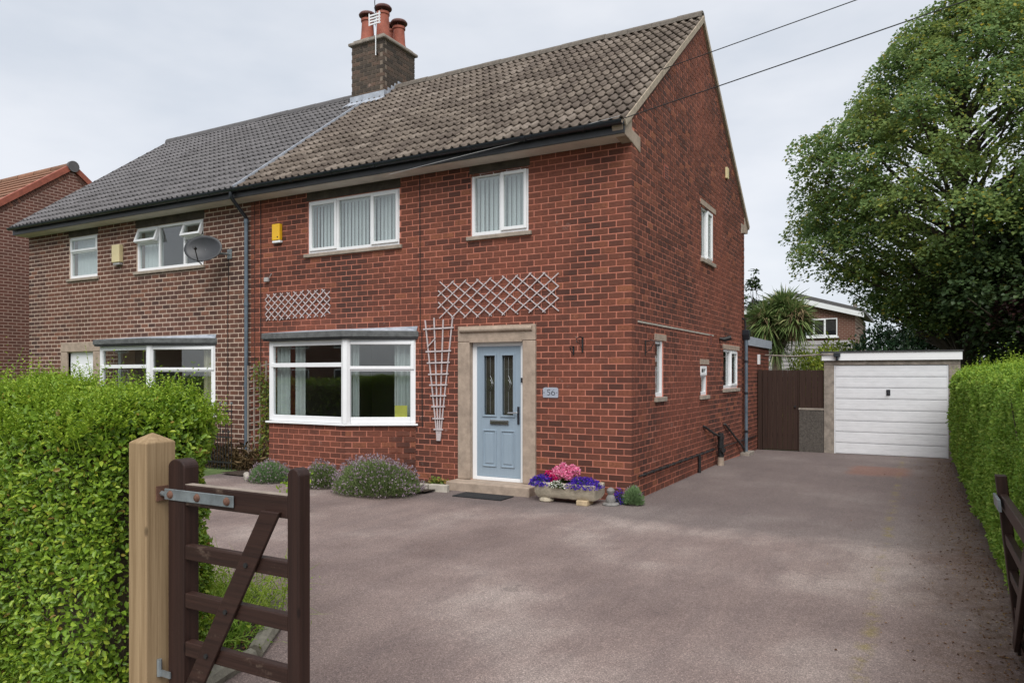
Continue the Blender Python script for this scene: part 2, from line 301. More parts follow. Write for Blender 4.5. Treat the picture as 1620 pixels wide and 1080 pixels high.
# ------------------------------------------------------------------ builders
class Fr:
    """wall frame: u along the wall, n outward, z up"""
    def __init__(s, o, u, n): s.o = Vector(o); s.u = Vector((*u, 0)).normalized(); s.n = Vector((*n, 0)).normalized()
    def __call__(s, u, n, z): p = s.o + s.u * u + s.n * n; return (p.x, p.y, p.z + z)
    def ang(s): return math.atan2(s.u.y, s.u.x)
IDT = lambda x, y, z: (x, y, z)
class MB:
    def __init__(s): s.v = []; s.f = []
    def box(s, x0, x1, y0, y1, z0, z1, tf=IDT):
        b = len(s.v)
        for z in (z0, z1):
            for x, y in ((x0, y0), (x1, y0), (x1, y1), (x0, y1)): s.v.append(tf(x, y, z))
        s.f += [(b, b+3, b+2, b+1), (b+4, b+5, b+6, b+7), (b, b+1, b+5, b+4), (b+1, b+2, b+6, b+5), (b+2, b+3, b+7, b+6), (b+3, b, b+4, b+7)]
        return s
    def quad(s, *p):
        b = len(s.v); s.v += [tuple(q) for q in p]; s.f.append(tuple(range(b, b + len(p)))); return s
    def prism(s, poly, d, tf=IDT):
        """poly: list of (a,b); extruded d0..d1; tf(a,b,d)"""
        b = len(s.v); n = len(poly)
        for k in d:
            for a, c in poly: s.v.append(tf(a, c, k))
        s.f.append(tuple(range(b, b + n))); s.f.append(tuple(range(b + n, b + 2 * n))[::-1])
        for i in range(n): j = (i + 1) % n; s.f.append((b + i, b + n + i, b + n + j, b + j))
        return s
    def tube(s, pts, r, seg=8, cap=True):
        pts = [Vector(p) for p in pts]; n = len(pts); rs = r if isinstance(r, (list, tuple)) else [r] * n
        b = len(s.v); up = None
        for i, p in enumerate(pts):
            d = (pts[min(i + 1, n - 1)] - pts[max(i - 1, 0)])
            d = d.normalized() if d.length > 1e-9 else Vector((0, 0, 1))
            if up is None: up = Vector((0, 0, 1)) if abs(d.z) < .9 else Vector((1, 0, 0))
            a = d.cross(up).normalized(); up = a.cross(d).normalized()
            for k in range(seg):
                t = 2 * math.pi * k / seg; q = p + (a * math.cos(t) + up * math.sin(t)) * rs[i]; s.v.append((q.x, q.y, q.z))
        for i in range(n - 1):
            for k in range(seg):
                k2 = (k + 1) % seg; s.f.append((b + i * seg + k, b + i * seg + k2, b + (i + 1) * seg + k2, b + (i + 1) * seg + k))
        if cap: s.f.append(tuple(b + k for k in range(seg))[::-1]); s.f.append(tuple(b + (n - 1) * seg + k for k in range(seg)))
        return s
    def lathe(s, c, prof, seg=16):
        b = len(s.v); n = len(prof)
        for r, z in prof:
            for k in range(seg): t = 2 * math.pi * k / seg; s.v.append((c[0] + r * math.cos(t), c[1] + r * math.sin(t), c[2] + z))
        for i in range(n - 1):
            for k in range(seg): k2 = (k + 1) % seg; s.f.append((b + i * seg + k, b + i * seg + k2, b + (i + 1) * seg + k2, b + (i + 1) * seg + k))
        s.f.append(tuple(b + k for k in range(seg))[::-1]); s.f.append(tuple(b + (n - 1) * seg + k for k in range(seg)))
        return s
    def mesh(s, name, off=(0, 0, 0)):
        me = bpy.data.meshes.new(name)
        me.from_pydata([(v[0] - off[0], v[1] - off[1], v[2] - off[2]) for v in s.v], [], s.f)
        bm = bmesh.new(); bm.from_mesh(me); bmesh.ops.recalc_face_normals(bm, faces=bm.faces); bm.to_mesh(me); bm.free()
        return me
    def build(s, name, mat, parent=None, smooth=False, bevel=0):
        base = root_loc(parent)
        if parent is None:
            xs = np.array(s.v); base = (float((xs[:, 0].min() + xs[:, 0].max()) / 2), float((xs[:, 1].min() + xs[:, 1].max()) / 2), float(xs[:, 2].min()))
        me = s.mesh(name, base)
        me.materials.append(M[mat] if isinstance(mat, str) else mat)
        o = bpy.data.objects.new(name, me); C.objects.link(o)
        if parent is None: o.location = base
        else: o.parent = parent
        if smooth:
            me.polygons.foreach_set('use_smooth', [True] * len(me.polygons))
            md = o.modifiers.new('edges', 'EDGE_SPLIT'); md.split_angle = R(40)
        if bevel:
            md = o.modifiers.new('bevel', 'BEVEL'); md.width = bevel; md.segments = 2; md.limit_method = 'ANGLE'
        return o
def root_loc(p):
    if p is None: return (0, 0, 0)
    l = Vector((0, 0, 0))
    while p is not None: l += p.location; p = p.parent
    return tuple(l)
def tag(o, label=None, cat=None, group=None, kind=None):
    for k, v in (('label', label), ('category', cat), ('group', group), ('kind', kind)):
        if v: o[k] = v
    return o
def thing(name, label, cat, loc=(0, 0, 0), group=None):
    o = bpy.data.objects.new(name, None); C.objects.link(o); o.location = loc; o.empty_display_size = .2
    return tag(o, label, cat, group)
def obj_from_np(name, V, F, mat, parent=None, base=None):
    base = np.array(root_loc(parent)) if parent is not None else (np.array(base) if base is not None else np.zeros(3))
    me = bpy.data.meshes.new(name); V = np.asarray(V, dtype=np.float32) - base.astype(np.float32); F = np.asarray(F, dtype=np.int32)
    k = F.shape[1]
    me.vertices.add(len(V)); me.vertices.foreach_set('co', V.ravel())
    me.loops.add(F.size); me.loops.foreach_set('vertex_index', F.ravel())
    me.polygons.add(len(F)); me.polygons.foreach_set('loop_start', np.arange(0, F.size, k, dtype=np.int32))
    me.update(); me.validate()
    me.materials.append(M[mat])
    o = bpy.data.objects.new(name, me); C.objects.link(o)
    if parent is not None: o.parent = parent
    else: o.location = base
    return o
def norm(a): return a / np.maximum(np.linalg.norm(a, axis=1, keepdims=True), 1e-9)
def leaves(P, D, Nn, L, W, curl=.12):
    """pointed oval leaves, two quads folded on the midrib"""
    D = norm(D); Sd = norm(np.cross(D, Nn)); U = np.cross(Sd, D)
    L = np.broadcast_to(L, (len(P),))[:, None]; W = np.broadcast_to(W, (len(P),))[:, None]
    def at(a, b, c): return P + D * L * a + Sd * W * b + U * L * c
    V = np.stack([at(0, 0, 0), at(.3, .5, curl), at(.68, .42, curl * .8), at(1, 0, -curl), at(.68, -.42, curl * .8), at(.3, -.5, curl)], 1).reshape(-1, 3)
    b = (np.arange(len(P)) * 6)[:, None]
    F = np.concatenate([b + np.array([[0, 1, 2, 3]]), b + np.array([[0, 3, 4, 5]])], 1).reshape(-1, 4)
    return V, F
def blades(P, D, L, W, droop):
    """long narrow strips bending down: 3 segments"""
    D = norm(D); up = np.array([[0, 0, 1.]]); Sd = norm(np.cross(D, up + rng.normal(0, .3, (len(P), 3))))
    L = np.broadcast_to(L, (len(P),))[:, None]; W = np.broadcast_to(W, (len(P),))[:, None]; droop = np.broadcast_to(droop, (len(P),))[:, None]
    V = []
    for a, w in ((0, .6), (.33, 1), (.7, .8), (1, .08)):
        c = P + D * L * a - up * droop * L * a * a
        V += [c + Sd * W * w / 2, c - Sd * W * w / 2]
    V = np.stack(V, 1).reshape(-1, 3); b = (np.arange(len(P)) * 8)[:, None]
    F = np.concatenate([b + np.array([[0, 1, 3, 2]]), b + np.array([[2, 3, 5, 4]]), b + np.array([[4, 5, 7, 6]])], 1).reshape(-1, 4)
    return V, F
def rdir(n): return norm(rng.normal(size=(n, 3)))
def fbm(P, s, seed=0):
    """cheap smooth noise in -1..1"""
    q = np.zeros(len(P)); r = np.random.default_rng(seed)
    for k in range(6):
        d = r.normal(size=3); d /= np.linalg.norm(d); q += np.sin(P @ d * s * (1 + .5 * k) + r.uniform(0, 6.28)) / (1 + .4 * k)
    return q / 3

def slab_wall(fr, u0, u1, z0, z1, opens, th, tf_mb=None):
    mb = tf_mb or MB()
    us = sorted({u0, u1, *[v for o in opens for v in o[:2]]}); zs = sorted({z0, z1, *[v for o in opens for v in o[2:4]]})
    us = [u for u in us if u0 <= u <= u1]; zs = [z for z in zs if z0 <= z <= z1]
    for a, b in zip(us, us[1:]):
        for c, d in zip(zs, zs[1:]):
            mu, mz = (a + b) / 2, (c + d) / 2
            if any(o[0] < mu < o[1] and o[2] < mz < o[3] for o in opens): continue
            mb.quad(fr(a, 0, c), fr(b, 0, c), fr(b, 0, d), fr(a, 0, d)); mb.quad(fr(a, -th, c), fr(a, -th, d), fr(b, -th, d), fr(b, -th, c))
    for o in opens:
        a, b, c, d = o
        mb.quad(fr(a, 0, c), fr(a, 0, d), fr(a, -th, d), fr(a, -th, c)); mb.quad(fr(b, 0, c), fr(b, -th, c), fr(b, -th, d), fr(b, 0, d))
        mb.quad(fr(a, 0, d), fr(b, 0, d), fr(b, -th, d), fr(a, -th, d)); mb.quad(fr(a, 0, c), fr(a, -th, c), fr(b, -th, c), fr(b, 0, c))
    mb.quad(fr(u0, 0, z0), fr(u0, -th, z0), fr(u0, -th, z1), fr(u0, 0, z1)); mb.quad(fr(u1, 0, z0), fr(u1, 0, z1), fr(u1, -th, z1), fr(u1, -th, z0))
    mb.quad(fr(u0, 0, z1), fr(u1, 0, z1), fr(u1, -th, z1), fr(u0, -th, z1))
    return mb
CH = 4.94 / 55; BP = .2316; J = .0165; PROUD = .0045
def course_bricks(fr, u0, u1, z0, z1, opens, end0=None, end1=None, clip=None, ch=CH, bp=BP, j=J, phase=0, jv=None):
    """list of bricks (fr, ua, ub, za, zb, deep0, deep1). end: 'corner' gives the alternating return"""
    out = []; nc = int(round((z1 - z0) / ch)); jz = j; j = jv or j
    for k in range(nc):
        za = z0 + k * ch + jz / 2; zb = za + ch - jz; zm = (za + zb) / 2
        a0, a1 = u0, u1
        if clip: a0, a1 = max(u0, clip(zm)[0]), min(u1, clip(zm)[1])
        if a1 - a0 < .06: continue
        par = (k + phase) % 2
        # joints positions along the course, counted from the u1 (or u0) corner
        if end1 == 'corner':     # front wall: corner at u1
            start = u1 + (PROUD if par == 0 else -.1125); pos = start; cuts = []
            while pos > a0: cuts.append((max(pos - bp + j, a0), pos)); pos -= bp
        elif end0 == 'corner':   # gable: corner at u0 (odd courses carry the full brick)
            start = u0 + (-PROUD if par == 1 else .1125); pos = start; cuts = []
            while pos < u1:
                if pos + bp - j > a0 and pos < a1: cuts.append((max(pos, a0) if clip and clip(zm)[0] > 0 else pos, min(pos + bp - j, a1)))
                pos += bp
        else:
            pos = u0 + (0 if par == 0 else -bp / 2); cuts = []
            while pos < a1:
                if pos + bp - j > a0 + .02: cuts.append((max(pos, a0), min(pos + bp - j, a1)))
                pos += bp
        for a, b in cuts:
            segs = [(a, b)]
            for o in opens:
                if a < o[1] and b > o[0]:
                    s_, e_ = max(a, o[0]), min(b, o[1])
                    if e_ - s_ > .03 and za + .012 < o[3] < zb - .018: out.append((fr, s_ + .003, e_ - .003, o[3] + .004, zb, .03))
                    if e_ - s_ > .03 and za + .018 < o[2] < zb - .012: out.append((fr, s_ + .003, e_ - .003, za, o[2] - .004, .03))
            for o in opens:
                if zb > o[2] + .012 and za < o[3] - .012:
                    ns = []
                    for s, e in segs:
                        if e <= o[0] or s >= o[1]: ns.append((s, e)); continue
                        if o[0] - s > .03: ns.append((s, o[0] - .002))
                        if e - o[1] > .03: ns.append((o[1] + .002, e))
                    segs = ns
            for s, e in segs:
                if e - s > .025:
                    deep = .03
                    if end1 == 'corner' and par == 0 and abs(e - (u1 + PROUD)) < 1e-4: deep = .1
                    if end0 == 'corner' and par == 1 and abs(s - (u0 - PROUD)) < 1e-4: deep = .1
                    out.append((fr, s, e, za, zb, deep))
    return out
def proj(p):
    a = R(29); d = Vector(p) - CAM; r = d.x * math.cos(a) + d.y * math.sin(a); f = -d.x * math.sin(a) + d.y * math.cos(a)
    return (810 + 1162 * r / f, 592 - 1162 * d.z / f, f)
def brick_area(b):
    fr, s, e, za, zb, dp = b
    p = proj(fr(s, 0, (za + zb) / 2)); q = proj(fr(e, 0, (za + zb) / 2))
    if p[2] < .5 or q[2] < .5 or not (0 < p[0] < 1620 and 0 < p[1] < 1080): return 0
    return abs(q[0] - p[0]) * (zb - za) * 1162 / ((p[2] + q[2]) / 2)
BM = {}
def lay_bricks(house, groups, mat, limit=300, hide=None):
    """groups: list of (wall object, bricks). The largest become objects, the rest one joined part"""
    allb = [(brick_area(b) * (0 if hide and hide(b) else 1), i, w, b) for w, bs in groups for i, b in enumerate(bs)]
    allb.sort(key=lambda t: -t[0])
    rest = MB(); base = root_loc(house)
    for n, (ar, i, w, b) in enumerate(allb):
        fr, s, e, za, zb, dp = b
        pr = PROUD + random.uniform(-.002, .003) if dp < .05 else PROUD
        if n < limit:
            key = (round(e - s, 3), round(dp, 2), mat); me = BM.get(key)
            if me is None:
                hw = (e - s) / 2; hz = (zb - za) / 2
                mb = MB().box(-hw, hw, -dp, 0, -hz, hz, lambda x, y, z: (x, -y, z)); me = mb.mesh('brick'); me.materials.append(M[mat]); BM[key] = me
            o = bpy.data.objects.new('brick', me); C.objects.link(o); o.parent = w
            q = fr((s + e) / 2, pr, (za + zb) / 2); bl = root_loc(w); o.location = (q[0] - bl[0], q[1] - bl[1], q[2] - bl[2])
            # local -Y of the brick mesh is outward
            o.rotation_euler = (0, 0, math.atan2(fr.n.y, fr.n.x) + math.pi / 2)
        else:
            t = random.uniform(-.0012, .0012)
            rest.box(s, e, -dp, pr, za + t, zb + t, fr)
    if rest.v: tag(rest.build('brickwork', mat, house), kind='stuff')

def window(house, fr, u0, u1, z0, z1, cols, sill=.06, cover=None, sill_mat='sill', set_=-.02, sillout=.05, B=.05):
    """cols: list of (ua, ub, kind); kind fixed / sash / vent (top light over a fixed pane) / open (top light standing open)"""
    f = MB(); n0, n1 = set_ - .07, set_
    f.box(u0, u0 + B, n0, n1, z0, z1, fr); f.box(u1 - B, u1, n0, n1, z0, z1, fr)
    f.box(u0 + B, u1 - B, n0, n1 - .001, z1 - B, z1, fr); f.box(u0 + B, u1 - B, n0, n1 - .001, z0, z0 + B + .015, fr)
    for a, b, k in cols[1:]: f.box(a - .022, a + .022, n0, n1 - .002, z0 + B, z1 - B, fr)
    zt = z1 - (z1 - z0) * .36
    for a, b, k in cols:
        if k in ('vent', 'open'): f.box(a + .02, b - .02, n0 + .004, n1 - .003, zt - .025, zt + .025, fr)
    w = f.build('window', 'upvc', house, bevel=.006)
    g = set_ - .035
    def pane(a, b, c, d, tf=fr, par=w, nn=g): MB().box(a, b, nn - .004, nn, c, d, tf).build('pane', 'glass', par)
    def sash(a, b, c, d, tf=fr):
        m = MB(); t = .05; s0, s1 = n1 - .05, n1 + .022
        m.box(a, a + t, s0, s1, c, d, tf); m.box(b - t, b, s0, s1, c, d, tf); m.box(a + t, b - t, s0, s1 - .001, d - t, d, tf); m.box(a + t, b - t, s0, s1 - .001, c, c + t, tf)
        m.build('sash', 'upvc', w, bevel=.006)
        MB().box(a + t - .01, b - t + .01, s1 - .03, s1 - .026, c + t - .01, d - t + .01, tf).build('pane', 'glass', w)
    for i, (a, b, k) in enumerate(cols):
        la = a + (.035 if i == 0 else .012); lb = b - (.035 if i == len(cols) - 1 else .012)
        if k == 'fixed': pane(la, lb, z0 + .045, z1 - .045)
        elif k == 'sash': sash(la, lb, z0 + .05, z1 - .03)
        else:
            pane(la, lb, z0 + .045, zt)
            if k == 'vent': sash(la - .01, lb + .01, zt + .005, z1 - .03)
            else:
                an = R(20); ph, pn = z1 - .035, n1
                def tf(u, n, z, ph=ph, pn=pn):
                    dz = z - ph; dn = n - pn
                    return fr(u, pn + dn * math.cos(an) - dz * math.sin(an), ph + dz * math.cos(an) + dn * math.sin(an))
                sash(la - .01, lb + .01, zt + .005, z1 - .035, tf)
    if sill: MB().box(u0 - .06, u1 + .06, -.10, sillout, z0 - sill, z0 - .002, fr).build('sill', sill_mat, w, bevel=.006)
    if cover: cover(w, fr, u0, u1, z0, z1)
    return w
def wavy(fr, u0, u1, z0, z1, n, amp, per, name, mat, par, seed=0):
    r = random.Random(seed); m = MB(); k = max(8, int((u1 - u0) / per * 6)); pts = []; ph = r.uniform(0, 6)
    for i in range(k + 1):
        u = u0 + (u1 - u0) * i / k; pts.append((u, n + amp * math.sin(ph + 2 * math.pi * (u - u0) / per + .7 * math.sin(5 * u))))
    for (a, na), (b, nb) in zip(pts, pts[1:]): m.quad(fr(a, na, z0), fr(b, nb, z0), fr(b, nb, z1), fr(a, na, z1))
    o = m.build(name, mat, par); o.data.polygons.foreach_set('use_smooth', [True] * len(o.data.polygons)); return o
def blind(w, fr, u0, u1, z0, z1):
    m = MB(); u = u0 + .05; q = random.Random(int(u0 * 100)); k = 0
    while u < u1 - .03:
        an = R(16 + q.uniform(-7, 7)); c, s_ = math.cos(an), math.sin(an)
        for a, b, na, nb_ in ((-.041, 0, 0, .007), (0, .041, .007, 0)):
            m.quad(*[fr(u + x * c - y * s_, -.13 + x * s_ + y * c, z) for x, y, z in ((a, na, z0 + .03), (b, nb_, z0 + .03), (b, nb_, z1 - .07), (a, na, z1 - .07))])
        u += .079
    m.box(u0, u1, -.16, -.11, z1 - .075, z1 - .03, fr)
    m.build('vertical_blind', 'blind', w)
def curtains(mat='curtain', l=.22, r=.22):
    def f(w, fr, u0, u1, z0, z1):
        W = u1 - u0
        if l: wavy(fr, u0 + .03, u0 + .03 + W * l, z0 - .05, z1 + .02, -.17, .03, .1, 'curtain', mat, w, 1)
        if r: wavy(fr, u1 - .03 - W * r, u1 - .03, z0 - .05, z1 + .02, -.17, .03, .1, 'curtain', mat, w, 2)
    return f

# ------------------------------------------------------------------ setting: ground
def sheet(name, mat, xs, ys, zf, kind='structure'):
    V = np.array([(x, y, zf(x, y)) for y in ys for x in xs]); nx = len(xs)
    F = np.array([(j * nx + i, j * nx + i + 1, (j + 1) * nx + i + 1, (j + 1) * nx + i) for j in range(len(ys) - 1) for i in range(nx - 1)])
    o = obj_from_np(name, V, F, mat, base=(0, 0, 0)); return tag(o, kind=kind)
def gz(y): return 0 if y < 5.5 else -.075 * min(1, (y - 5.5) / 3.2)
sheet('ground', 'grass', np.linspace(-900, 900, 31), np.linspace(-900, 900, 31), lambda x, y: -.16)
sheet('driveway', 'tarmac', np.linspace(-7.3, 4.4, 40), np.linspace(-7.7, 9.0, 60), lambda x, y: gz(y))
sheet('neighbour_lawn', 'grass', np.linspace(-26, -7.3, 12), np.linspace(-7.7, 3, 8), lambda x, y: -.004)
sheet('pavement', 'paving', np.linspace(-60, 60, 40), np.linspace(-10.2, -7.7, 4), lambda x, y: -.008)
sheet('road', 'asphalt', np.linspace(-60, 60, 20), np.linspace(-17.5, -10.35, 4), lambda x, y: -.13)
tag(MB().box(-60, 60, -10.35, -10.2, -.16, -.006).build('road_kerb', 'conc'), kind='structure')

# ------------------------------------------------------------------ the brick house
W_, D_, ZE = 7.39, 7.36, 4.94
YR, ZR = 3.68, 8.16; YE, ZEV = -.38, 5.085
SL = math.atan2(ZR - ZEV, YR - YE); LS = math.hypot(ZR - ZEV, YR - YE)
FRONT = Fr((0, 0, 0), (1, 0), (0, -1)); SIDE = Fr((0, 0, 0), (0, 1), (1, 0))
def gable_top(y): return ZR - (ZR - ZEV) / (YR - YE) * abs(y - YR) - .075
PROFN = 24
def tile_profile(x, w=.297):
    t = (x / w * 2) % 1.0
    return .036 * math.sin(math.pi * (t - .56) / .44) ** .8 if t > .56 else -.004 * math.sin(math.pi * t / .56)
def tile_mesh(name, mat, w=.297, ln=.355, th=.016, lift=.05):
    m = MB(); xs = [w * i / PROFN for i in range(PROFN + 1)]
    for s, l in ((0, lift), (ln, .004)):
        for x in xs: m.v.append((x, s, l + tile_profile(min(x, w - 1e-6))))
    n = PROFN + 1
    for i in range(PROFN): m.f.append((i, i + 1, n + i + 1, n + i))
    b = len(m.v)
    for x in xs: m.v.append((x, 0, lift + tile_profile(min(x, w - 1e-6)) - th - .006))
    for i in range(PROFN): m.f.append((b + i, b + i + 1, i + 1, i))
    for e in (0, PROFN):
        k = len(m.v); m.v += [(xs[e], ln, -.02)]; m.f.append((e, b + e, k, n + e))
    k = len(m.v)
    for x in xs: m.v.append((x, .09, lift + tile_profile(min(x, w - 1e-6)) - th - .006))
    for i in range(PROFN): m.f.append((b + i + 1, b + i, k + i, k + i + 1))
    me = bpy.data.meshes.new(name); me.from_pydata(m.v, [], m.f); me.materials.append(M[mat]); 
    for p in me.polygons: p.use_smooth = len(p.vertices) == 4 and p.index < PROFN
    return me
def tile_roof(house, x0, x1, mat, ridgemat, rows=17, cols=25, jitter=.006, limit=300, seed=1):
    r = random.Random(seed); base = root_loc(house)
    cs, sn = math.cos(SL), math.sin(SL)
    slope = lambda x, s, h: (x, YE + cs * s - sn * h, ZEV + sn * s + cs * h)
    back = lambda x, s, h: (x, 2 * YR - (YE + cs * s - sn * h), ZEV + sn * s + cs * h)
    u = MB(); u.box(x0, x1, 0.02, LS, -.06, -.022, slope); u.box(x0, x1, 0.02, LS, -.06, .03, back)
    roof = u.build('roof', 'felt' if False else mat, house)
    me = tile_mesh('tile', mat); g = LS / rows; w = (x1 - x0) / cols; todo = []
    for i in range(rows):
        for k in range(cols):
            todo.append((x0 + k * w, i * g))
    todo.sort(key=lambda t: -1 / ((Vector(slope(t[0] + w / 2, t[1], 0)) - CAM).length))
    rest_v = []; rest_f = []; bv = np.array([v.co[:] for v in me.vertices]); bf = [tuple(p.vertices) for p in me.polygons]
    for n, (x, s) in enumerate(todo):
        q = slope(x, s - .0, -.012 + r.uniform(-.003, .004)); jx, jz, jr = r.uniform(-.002, .002), r.uniform(-jitter, jitter), r.uniform(-.008, .008) * jitter / .006
        sx = w / .297
        mt = Matrix.Translation((q[0] + jx - base[0], q[1] - base[1] + cs * jz, q[2] - base[2] + sn * jz)) @ Matrix.Rotation(SL, 4, 'X') @ Matrix.Rotation(jr, 4, 'Z') @ Matrix.Diagonal((sx, 1, 1, 1))
        if n < limit:
            o = bpy.data.objects.new('tile', me); C.objects.link(o); o.parent = roof; o.matrix_local = mt
        else:
            b = sum(len(z) for z in rest_v); rest_v.append(np.array([(mt @ Vector(v))[:] for v in bv])); rest_f += [tuple(i + b for i in f) for f in bf]
    mesh = bpy.data.meshes.new('tiling'); mesh.from_pydata(np.concatenate(rest_v).tolist(), [], rest_f); mesh.materials.append(M[mat])
    o = bpy.data.objects.new('tiling', mesh); C.objects.link(o); o.parent = roof; tag(o, kind='stuff')
    L = (x1 - x0) / 16
    prof = [(-.135, -.045), (-.115, .03), (-.07, .075), (0, .095), (.07, .075), (.115, .03), (.135, -.045), (.1, -.045), (.06, .03), (0, .06), (-.06, .03), (-.1, -.045)]
    for k in range(16):
        dz = r.uniform(-.006, .006)
        MB().prism(prof, (x0 + k * L + .003, x0 + (k + 1) * L - .003), lambda a, b, d: (d, YR + a, ZR + .015 + b + dz)).build('ridge_tile', ridgemat, roof)
    return roof, slope
house = thing('brick_house', 'red brick semi-detached house with brown tiled roof and pale blue front door', 'house', (-3.7, 3.68, 0))
BR = -4.59, -.58          # bay kink
BL = -6.29, -.58
F_OPEN = [(-5.967, -3.954, 3.845, 4.77), (-2.584, -1.587, 3.845, 4.80), (-2.585, -1.665, 0, 2.25), (-6.45, -3.66, .93, 2.30)]
F_BR = F_OPEN + [(-2.80, -1.455, 0, 2.475), (-5.99, -3.93, 4.76, 4.95), (-2.61, -1.565, 4.79, 4.95), (-6.45, -3.63, 0, 2.45)]
G_OPEN = [(3.66, 4.53, 3.835, 4.80), (1.03, 1.42, 1.40, 2.25), (3.60, 4.06, 1.36, 1.92), (5.36, 6.68, 1.45, 2.25)]
G_BR = G_OPEN + [(3.60, 4.72, 4.80, 4.90), (.98, 1.56, 2.25, 2.36), (3.56, 4.2, 1.92, 2.02), (5.3, 6.85, 2.25, 2.36), (-.02, .345, 4.86, 5.07)]
fw = slab_wall(FRONT, -W_, 0, -.1, ZE, F_OPEN, .25).build('wall', 'mortar', house)
gw_ = slab_wall(SIDE, .25, D_, -.1, ZE, G_OPEN, .25)
gw_.prism([(.0, ZE + .001), (D_, ZE + .001), (D_, gable_top(D_)), (YR, gable_top(YR)), (.0, gable_top(0))], (-.25, -.0), lambda a, b, d: (d, a, b))
gw = gw_.build('wall', 'mortar', house)
bw = MB().box(-W_, 0, D_ - .25, D_, -.1, ZE - .002, lambda x, y, z: (x, y + .0005, z)).build('wall', 'farbrick_y', house)
MB().box(-W_ - .1, -W_ + .1, .26, D_ - .26, -.1, 7.5 if False else ZE).build('party_wall', 'room', house)
iw = MB(); iw.box(-3.66, -3.56, .26, D_ - .26, 0, ZE - .02); iw.box(-W_ + .11, -.26, 3.3, 3.4, 0, ZE - .03); iw.box(-W_ + .11, -.26, .255, D_ - .255, 2.5, 2.62); iw.box(-W_ + .11, -.26, .255, D_ - .255, ZE - .015, ZE + .02); iw.box(-W_ + .11, -.26, .255, D_ - .255, -.02, .03)
iw.build('internal_wall', 'room', house)
BAYF = Fr((BL[0], BL[1], 0), (1, 0), (0, -1)); BLEN = BR[0] - BL[0]
_d = Vector((-3.63 - BR[0], 0 - BR[1])); BAYR = Fr((BR[0], BR[1], 0), (_d.x, _d.y), (-_d.y * -1, -_d.x)); BRL = _d.length
BAYL = Fr((-6.52, 0, 0), (BL[0] + 6.52, BL[1]), (BL[1], -(BL[0] + 6.52))); BLL = math.hypot(BL[0] + 6.52, BL[1])
dm = MB(); poly = [(-6.52, .02), BL, BR, (-3.63, .02)]
dm.prism(poly, (-.1, .93), lambda a, b, d: (a, b, d)); dw = dm.build('bay_base', 'mortar', house)
def gclip(z):
    m_ = (ZR - ZEV) / (YR - YE); h = max(0, (ZR - .075 - z) / m_); return (max(0, YR - h + .13), min(D_, YR + h - .13)) if z > ZE + .2 else (-9, 99)
fb = course_bricks(FRONT, -W_, 0, 0, ZE, F_BR, end1='corner')
gb = course_bricks(SIDE, 0, D_, 0, 8.2, G_BR, end0='corner', clip=gclip, jv=.026)
bb = course_bricks(BAYF, 0, BLEN, .03, .93, []) + course_bricks(BAYR, 0, BRL, .03, .93, [], phase=1) + course_bricks(BAYL, 0, BLL, .03, .93, [], phase=1)
lay_bricks(house, [(fw, fb), (gw, gb), (dw, bb)], 'brick', 300)
# sloping brick verge on the gable
vb = MB(); s = .12
while s < LS - .1:
    yb = YE + math.cos(SL) * s
    for sgn in (1, -1):
        y0 = yb if sgn == 1 else 2 * YR - yb
        if -.0 < y0 < D_:
            z0 = gable_top(y0) - .004
            m_ = math.tan(SL) * sgn
            vb.box(-.03, .03, -.11, -.006, -.03, PROUD + .002, lambda a, b, n, y0=y0, z0=z0, m_=m_: (n, y0 + a, z0 + b + m_ * a))
    s += .088
tag(vb.build('verge_brickwork', 'brick', house), kind='stuff')
roof, slope = tile_roof(house, -W_ + .02, .035, 'tile', 'ridge', seed=3)
vm = MB()
vm.box(-.03, .052, .0, LS + .02, -.075, .012, slope); vm.box(-.03, .05, .0, LS + .02, -.075, .02, lambda x, s, h: (x, 2 * YR - slope(x, s, h)[1], slope(x, s, h)[2]))
vm.build('verge', 'verge', roof)
MB().box(-W_ - .018, -W_ + .008, .0, LS - .55, -.02, .066, slope).build('bonding_gutter', 'lead', roof)
# eaves
MB().box(-W_, .03, YE + .02, YE + .045, 4.93, 5.075).build('fascia', 'fascia', house)
MB().box(-W_, -.0, YE + .046, -.012, 4.925, 4.94).build('soffit', 'soffit', house)
def gutter(parent, x0, x1):
    prof = [(math.cos(t) * .058, math.sin(t) * .058) for t in [math.pi + k * math.pi / 10 for k in range(11)]]; prof += [(a * .88, b * .88) for a, b in prof[::-1]]
    g = MB().prism(prof, (x0, x1), lambda a, b, d: (d, YE - .045 + a, 5.078 + b)); o = g.build('gutter', 'gutter', parent, smooth=True)
    k = x0 + .5
    while k < x1:
        MB().prism([(math.cos(t) * .065, math.sin(t) * .065) for t in [math.pi + q * math.pi / 8 for q in range(9)]] , (k - .03, k + .03), lambda a, b, d: (d, YE - .045 + a, 5.078 + b)).build('gutter_bracket', 'gutter', o); k += .9
gutter(house, -W_ + .06, .03)
kn = [(-.40, 5.07), (-.006, 5.26), (-.005, 5.075), (.337, 5.06), (.337, 4.84), (0.0, 4.90), (-.345, 4.935)]
MB().prism([(y, z) for y, z in kn], (-.14, .013), lambda a, b, d: (d, a, b)).build('kneeler_stone', 'stone', house, bevel=.008)
MB().prism([(D_ - y, z) for y, z in kn], (-.14, .013), lambda a, b, d: (d, a, b)).build('kneeler_stone', 'stone', house, bevel=.008)
